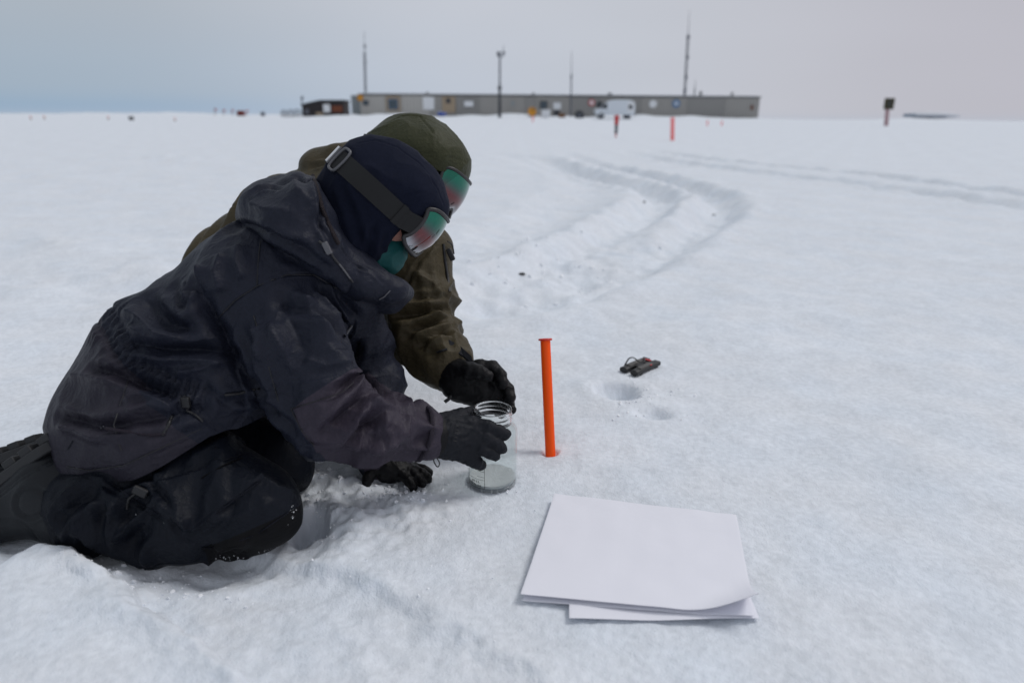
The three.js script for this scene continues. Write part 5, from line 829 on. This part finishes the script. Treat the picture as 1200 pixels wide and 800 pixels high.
// ================================================================ the person in the olive jacket
{
  const base = onGround(330, 500);
  const t = thing('person', base, 'person in an olive jacket kneeling behind the jar, face hidden by hood and goggles', 'person');
  const pel = J(300, 400, 2.02), wai = J(280, 326, 1.99), che = J(347, 278, 1.96), nek = J(425, 232, 1.93), sh = J(478, 305, 1.84), el = J(494, 388, 1.82), wr = J(528, 434, 1.715), shF = J(420, 300, 2.14), elF = J(410, 390, 2.15), wrF = J(430, 440, 2.02);
  const hipR = J(290, 425, 1.93), kneeR = J(368, 452, 1.93), ankR = J(215, 468, 1.98), hipL = J(295, 410, 2.12), kneeL = J(375, 440, 2.12), ankL = J(230, 450, 2.16);
  const fr = frame(J(486, 200, 1.91), imgDir(0.80, 0.52, 0.22), imgDir(0.52, -0.85, 0.05));
  const wide = { n: Z, s: 1.2, k: 0.05 };
  const jp = [cone(pel, wai, 0.130, 0.142, wide), cone(wai, che, 0.142, 0.166, wide), cone(che, nek, 0.165, 0.12, wide), cone(J(400, 275, 1.90), J(470, 310, 1.86), 0.14, 0.11, { k: 0.05 }), cone(nek, J(455, 330, 1.93), 0.13, 0.11, { k: 0.06 }), cone(J(440, 320, 1.93), J(440, 345, 1.95), 0.09, 0.05, { k: 0.06 }),
    cone(J(492, 296, 1.85), J(493, 345, 1.835), 0.090, 0.088, { k: 0.04 }), cone(J(493, 345, 1.835), el, 0.089, 0.092, { k: 0.025 }), cone(el, J(512, 418, 1.77), 0.086, 0.074, { k: 0.03 }), cone(J(512, 418, 1.77), J(524, 430, 1.735), 0.074, 0.066, { k: 0.02 }),
    cone(shF, elF, 0.09, 0.075, { k: 0.04 }), cone(elF, wrF, 0.075, 0.055, { k: 0.03 })];
  const trunk = union(jp, 0.03);
  const hp = [cone(J(376, 196, 1.93), J(425, 190, 1.92), 0.055, 0.06, { n: Z, s: 1.5, k: 0.03 }), cone(J(395, 182, 1.88), J(432, 196, 1.86), 0.03, 0.03, { k: 0.02 })]; const hoodB = union(hp, 0.02);
  const jf = (x, y, z) => { const a = trunk(x, y, z), b = hoodB(x, y, z), h = Math.max(0, 0.012 - Math.abs(a - b)); return Math.min(a, b) - h * h / 0.048; }; jf.lo = trunk.lo.clone().min(hoodB.lo); jf.hi = trunk.hi.clone().max(hoodB.hi);
  const L = (pts, w, d, lip = 0) => (w > 0.004 ? line(jf, pts, w * 1.2, d * 1.3, lip * 1.2) : line(jf, pts, w, d, lip)), pleat0 = hit(jf, 262, 262), pd = imgDir(0.93, 0.35, 0);
  const jd = addUp([soft(0.006, 7, 21), soft(0.003, 18, 13), (p) => { const d = p.clone().sub(pleat0), a = d.dot(pd); const win = sstep(0.17, 0.09, Math.abs(a)) * sstep(0.3, 0.1, d.length()); return win > 0 ? win * 0.007 * Math.sin(a * 130 + 2 * ns(p.x * 9, p.y * 9, p.z * 9)) : 0; },
    ringFolds(J(493, 345, 1.835), wr, 0.020, 0.085, 0.10, 0.9, 1.1, 0.15, 1.2), ringFolds(J(492, 300, 1.85), el, 0.010, 0.07, 0.45, 1, 6.1, 0.15, 1.2),
    L([[465, 372], [490, 366], [508, 362], [522, 362]], 0.010, 0.018, 0.010), L([[478, 392], [500, 380], [514, 375], [524, 374]], 0.009, 0.014, 0.009), L([[492, 404], [510, 393], [524, 390]], 0.009, 0.012, 0.008), L([[470, 345], [495, 350], [520, 350]], 0.008, 0.007, 0.005), L([[500, 318], [505, 335], [504, 350]], 0.010, 0.006, 0.004),
    L([[509, 296], [512, 325], [515, 343], [524, 350]], 0.0028, 0.0035, 0.001), L([[468, 352], [478, 330], [492, 305], [508, 285]], 0.005, 0.006, 0.003), L([[497, 425], [510, 442], [522, 455]], 0.003, 0.004, 0.001), L([[366, 195], [386, 190], [404, 178]], 0.007, 0.006, 0.004), L([[235, 290], [252, 262], [280, 240]], 0.004, 0.003, 0.001)]);
  const jg = net(jf, 0.0050, { disp: jd });
  const jm = mesh('jacket', boxUV(jg), M.olive, t, true);
  const realF = (x, y, z) => jf(x, y, z) - jd(V(x, y, z), null); const surfTube = (pts, r, out = 0.001) => tube(pts.map(([x, y]) => { const p = hit(realF, x, y); return p.addScaledVector(grad(jf, p), out); }), r, 7);
  mesh('sleeve_zip', surfTube([[519, 286], [521, 305], [524, 325], [526, 342]], 0.0042, 0.001), M.black, jm, true); mesh('zip_pull', (() => { const p = hit(realF, 523, 292), g = rbox(0.014, 0.034, 0.012, 0.004); g.rotateZ(0.4); g.translate(p.x + 0.012, p.y - 0.012, p.z + 0.01); return g; })(), M.black, jm, true); mesh('pull_cord', surfTube([[521, 284], [526, 288], [528, 298]], 0.0018, 0.010), M.cord, jm, true);
  mesh('cuff_mark', surfTube([[512, 413], [518, 411], [524, 409]], 0.003, 0.001), M.black, jm, true);
  { const a = J(526, 404, 1.70), b = J(540, 412, 1.69), c = J(553, 424, 1.665), n = imgDir(0.5, -0.6, 0.6), w = imgDir(0.35, 0.5, -0.4); mesh('cuff_tab', ribbon([a, a.clone().lerp(b, 0.5), b, b.clone().lerp(c, 0.5), c].map((p) => ({ p, n, w: imgDir(0.25, 0.75, 0.55) })), null, 0.030, 0.004), M.softshell, jm, true); }
  // hood pulled up over the head
  const hatP = [ell(fr, [-0.005, 0.012, 0], [0.150, 0.142, 0.126], 0.03), cone(fr.at(-0.03, -0.03, 0), fr.at(-0.02, -0.19, 0), 0.125, 0.13, { k: 0.05 }), cone(fr.at(0.055, 0.052, 0), fr.at(0.090, 0.062, 0), 0.075, 0.040, { n: fr.l, s: 1.7, k: 0.03 })];
  const hu = union(hatP, 0.03), hatF = (x, y, z) => { const [a, b] = fr.loc(V(x, y, z)); const lim = b > 0.056 ? 0.5 : 0.080 + 0.14 * sstep(0.008, 0.056, b), cut = a - lim, e = hu(x, y, z), k = 0.012, h = Math.max(0, k - Math.abs(e - cut)); return Math.max(e, cut) + h * h / (4 * k); }; hatF.lo = hu.lo; hatF.hi = hu.hi;
  const HL = (pts, w, d, lip) => line(hatF, pts, w, d, lip);
  const hd = mesh('hood', boxUV(net(hatF, 0.0048, { disp: addUp([soft(0.005, 10, 31), (p) => 0.005 * (ridge(ns(p.x * 11 + 4, p.y * 14, p.z * 9)) - 0.4), HL([[452, 146], [472, 136], [492, 136], [506, 156], [514, 190]], 0.0035, 0.004, 0.0015), HL([[492, 136], [520, 150], [538, 176]], 0.003, 0.003, 0.001), HL([[515, 186], [530, 184], [545, 190]], 0.003, 0.003, 0.001)]) })), M.oliveHood, t, true); hd.userData.label = 'greenish olive hood pulled up';
  mesh('face_mask', boxUV(net(union([ell(fr, [0.052, -0.095, 0], [0.078, 0.062, 0.068], 0.02), cone(fr.at(0.03, -0.11, 0), fr.at(0.0, -0.19, 0), 0.07, 0.08, { k: 0.02 })], 0.02), 0.006, { disp: soft(0.003, 25, 3) })), M.olive, t, true);
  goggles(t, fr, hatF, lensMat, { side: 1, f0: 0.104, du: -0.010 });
  // trousers and boots, behind the first person
  mesh('trousers', boxUV(net(union([cone(hipR, kneeR, 0.10, 0.08, { k: 0.05 }), cone(kneeR, ankR, 0.078, 0.06, { k: 0.03 }), cone(hipL, kneeL, 0.10, 0.08, { k: 0.05 }), cone(kneeL, ankL, 0.078, 0.06, { k: 0.03 }), cone(hipR, hipL, 0.12, 0.12, { k: 0.06 })], 0.04), 0.010, { disp: soft(0.006, 9, 2) })), M.kneePatch, t, true);
  for (const [a, zc] of [[ankR, 1.98], [ankL, 2.16]]) mesh('boot', boxUV(net(union([cone(a, a.clone().add(V(-0.10, -0.02, 0)), 0.06, 0.05, { k: 0.03 }), cone(a.clone().add(V(-0.10, -0.02, 0)), a.clone().add(V(-0.2, -0.025, 0)), 0.05, 0.04, { k: 0.03 })], 0.02), 0.008)), M.rubber, t, true);
  // near glove, cupped behind the jar; the other rests on the thigh
  const R = (a) => a.map(([x, y, z]) => J(x, y, z));
  {
    const palm = [cone(J(524, 432, 1.735), J(534, 442, 1.708), 0.048, 0.045, { k: 0.02 }), cone(J(534, 440, 1.705), J(560, 440, 1.69), 0.040, 0.028, { k: 0.02 }), cone(J(536, 450, 1.705), J(566, 456, 1.69), 0.036, 0.026, { k: 0.02 }), cone(J(540, 456, 1.70), J(562, 468, 1.69), 0.030, 0.024, { k: 0.02 })];
    const fg = [
      { pts: R([[538, 434, 1.675], [551, 434, 1.650], [562, 436, 1.643], [571, 440, 1.642]]), r: [0.026, 0.020, 0.0175, 0.015] },
      { pts: R([[562, 430, 1.690], [577, 431, 1.687], [586, 440, 1.675], [589, 449, 1.662]]), r: [0.020, 0.018, 0.0165, 0.0145] },
      { pts: R([[566, 442, 1.700], [585, 446, 1.700], [595, 457, 1.690], [598, 466, 1.675]]), r: [0.020, 0.018, 0.0165, 0.0145] },
      { pts: R([[566, 456, 1.698], [584, 462, 1.700], [595, 470, 1.694], [598, 479, 1.683]]), r: [0.020, 0.0175, 0.016, 0.014] },
      { pts: R([[562, 466, 1.695], [576, 474, 1.70], [586, 482, 1.695], [590, 488, 1.686]]), r: [0.018, 0.016, 0.0145, 0.013] }];
    const gf = gloveShape(palm, fg, 0.014, 0.005); const g = mesh('glove', boxUV(net(gf, 0.0032, { disp: gloveDisp(13) })), M.leather, t, true);
    const c = J(527, 435, 1.727), n = J(534, 442, 1.708).sub(J(520, 428, 1.745)).normalize(), e1 = V(0, 0, 0).crossVectors(n, V(0, 1, 0)).normalize(), e2 = V(0, 0, 0).crossVectors(n, e1), ring = []; for (let i = 0; i < 24; i++) { const q = i / 24 * 2 * Math.PI; ring.push(c.clone().addScaledVector(e1, 0.0505 * Math.cos(q)).addScaledVector(e2, 0.0505 * Math.sin(q))); } mesh('green_piping', tube(ring, 0.0030, 6, 80, true), M.green, g, true);
    mesh('pull_tab', tube(R([[530, 458, 1.68], [527, 466, 1.675], [521, 471, 1.672]]), 0.0045, 7, 14), M.black, g, true);
  }
  mesh('glove', boxUV(net(gloveShape([cone(wrF, J(445, 452, 1.99), 0.04, 0.032)], [0, 1, 2, 3].map((i) => ({ pts: [J(445 + i * 2, 450 + i * 2, 1.99 - 0.02 * i), J(456 + i * 2, 458 + i, 1.98 - 0.02 * i), J(462 + i, 466, 1.975 - 0.02 * i)], r: [0.015, 0.014, 0.012] })).concat([{ pts: [J(438, 446, 1.97), J(446, 452, 1.95), J(452, 460, 1.95)], r: [0.018, 0.015, 0.013] }])), 0.005)), M.leather, t, true).visible = true;
  mesh('body', bodyUnder([[pel, wai, 0.13, 0.12], [wai, che, 0.12, 0.13], [che, nek, 0.12, 0.09], [nek, fr.at(-0.02, -0.05), 0.08, 0.07], [nek, sh, 0.08, 0.08], [sh, el, 0.07, 0.06], [el, wr, 0.055, 0.045], [wr, J(550, 450, 1.70), 0.04, 0.03], [nek, shF, 0.08, 0.08], [shF, elF, 0.07, 0.055], [elF, wrF, 0.055, 0.04], [pel, hipR, 0.11, 0.1], [hipR, kneeR, 0.09, 0.07], [kneeR, ankR, 0.065, 0.045], [pel, hipL, 0.11, 0.1], [hipL, kneeL, 0.09, 0.07], [kneeL, ankL, 0.065, 0.045]], fr), M.skin, t, true);
}
// ---------------------------------------------------------------- all crumbs of snow, uncountable
{
  const g = new THREE.IcosahedronGeometry(1, 1), p = g.attributes.position; for (let i = 0; i < p.count; i++) { const k = 1 + 0.75 * ns(p.getX(i) * 1.9 + 3, p.getY(i) * 1.9, p.getZ(i) * 1.9); p.setXYZ(i, p.getX(i) * k * 1.25, p.getY(i) * k * 0.55, p.getZ(i) * k * 0.9); } g.computeVertexNormals();
  const im = new THREE.InstancedMesh(g, M.crumb, crumbSpots.length), m = new THREE.Matrix4(), q = new THREE.Quaternion(), R = rng(41); im.name = 'snow_crumbs'; im.castShadow = im.receiveShadow = true;
  crumbSpots.forEach(([x, y, z, s], i) => { q.setFromEuler(new THREE.Euler(R() * 6, R() * 6, R() * 6)); im.setMatrixAt(i, m.compose(V(x, y, z), q, V(s * (0.7 + R() * 0.6), s * (0.6 + R() * 0.5), s))); }); scene.add(im); tag(im, 'loose crumbs of broken snow scattered on the ground and clothing', 'snow crumbs', null, 'stuff');
}
renderer.render(scene, camera);
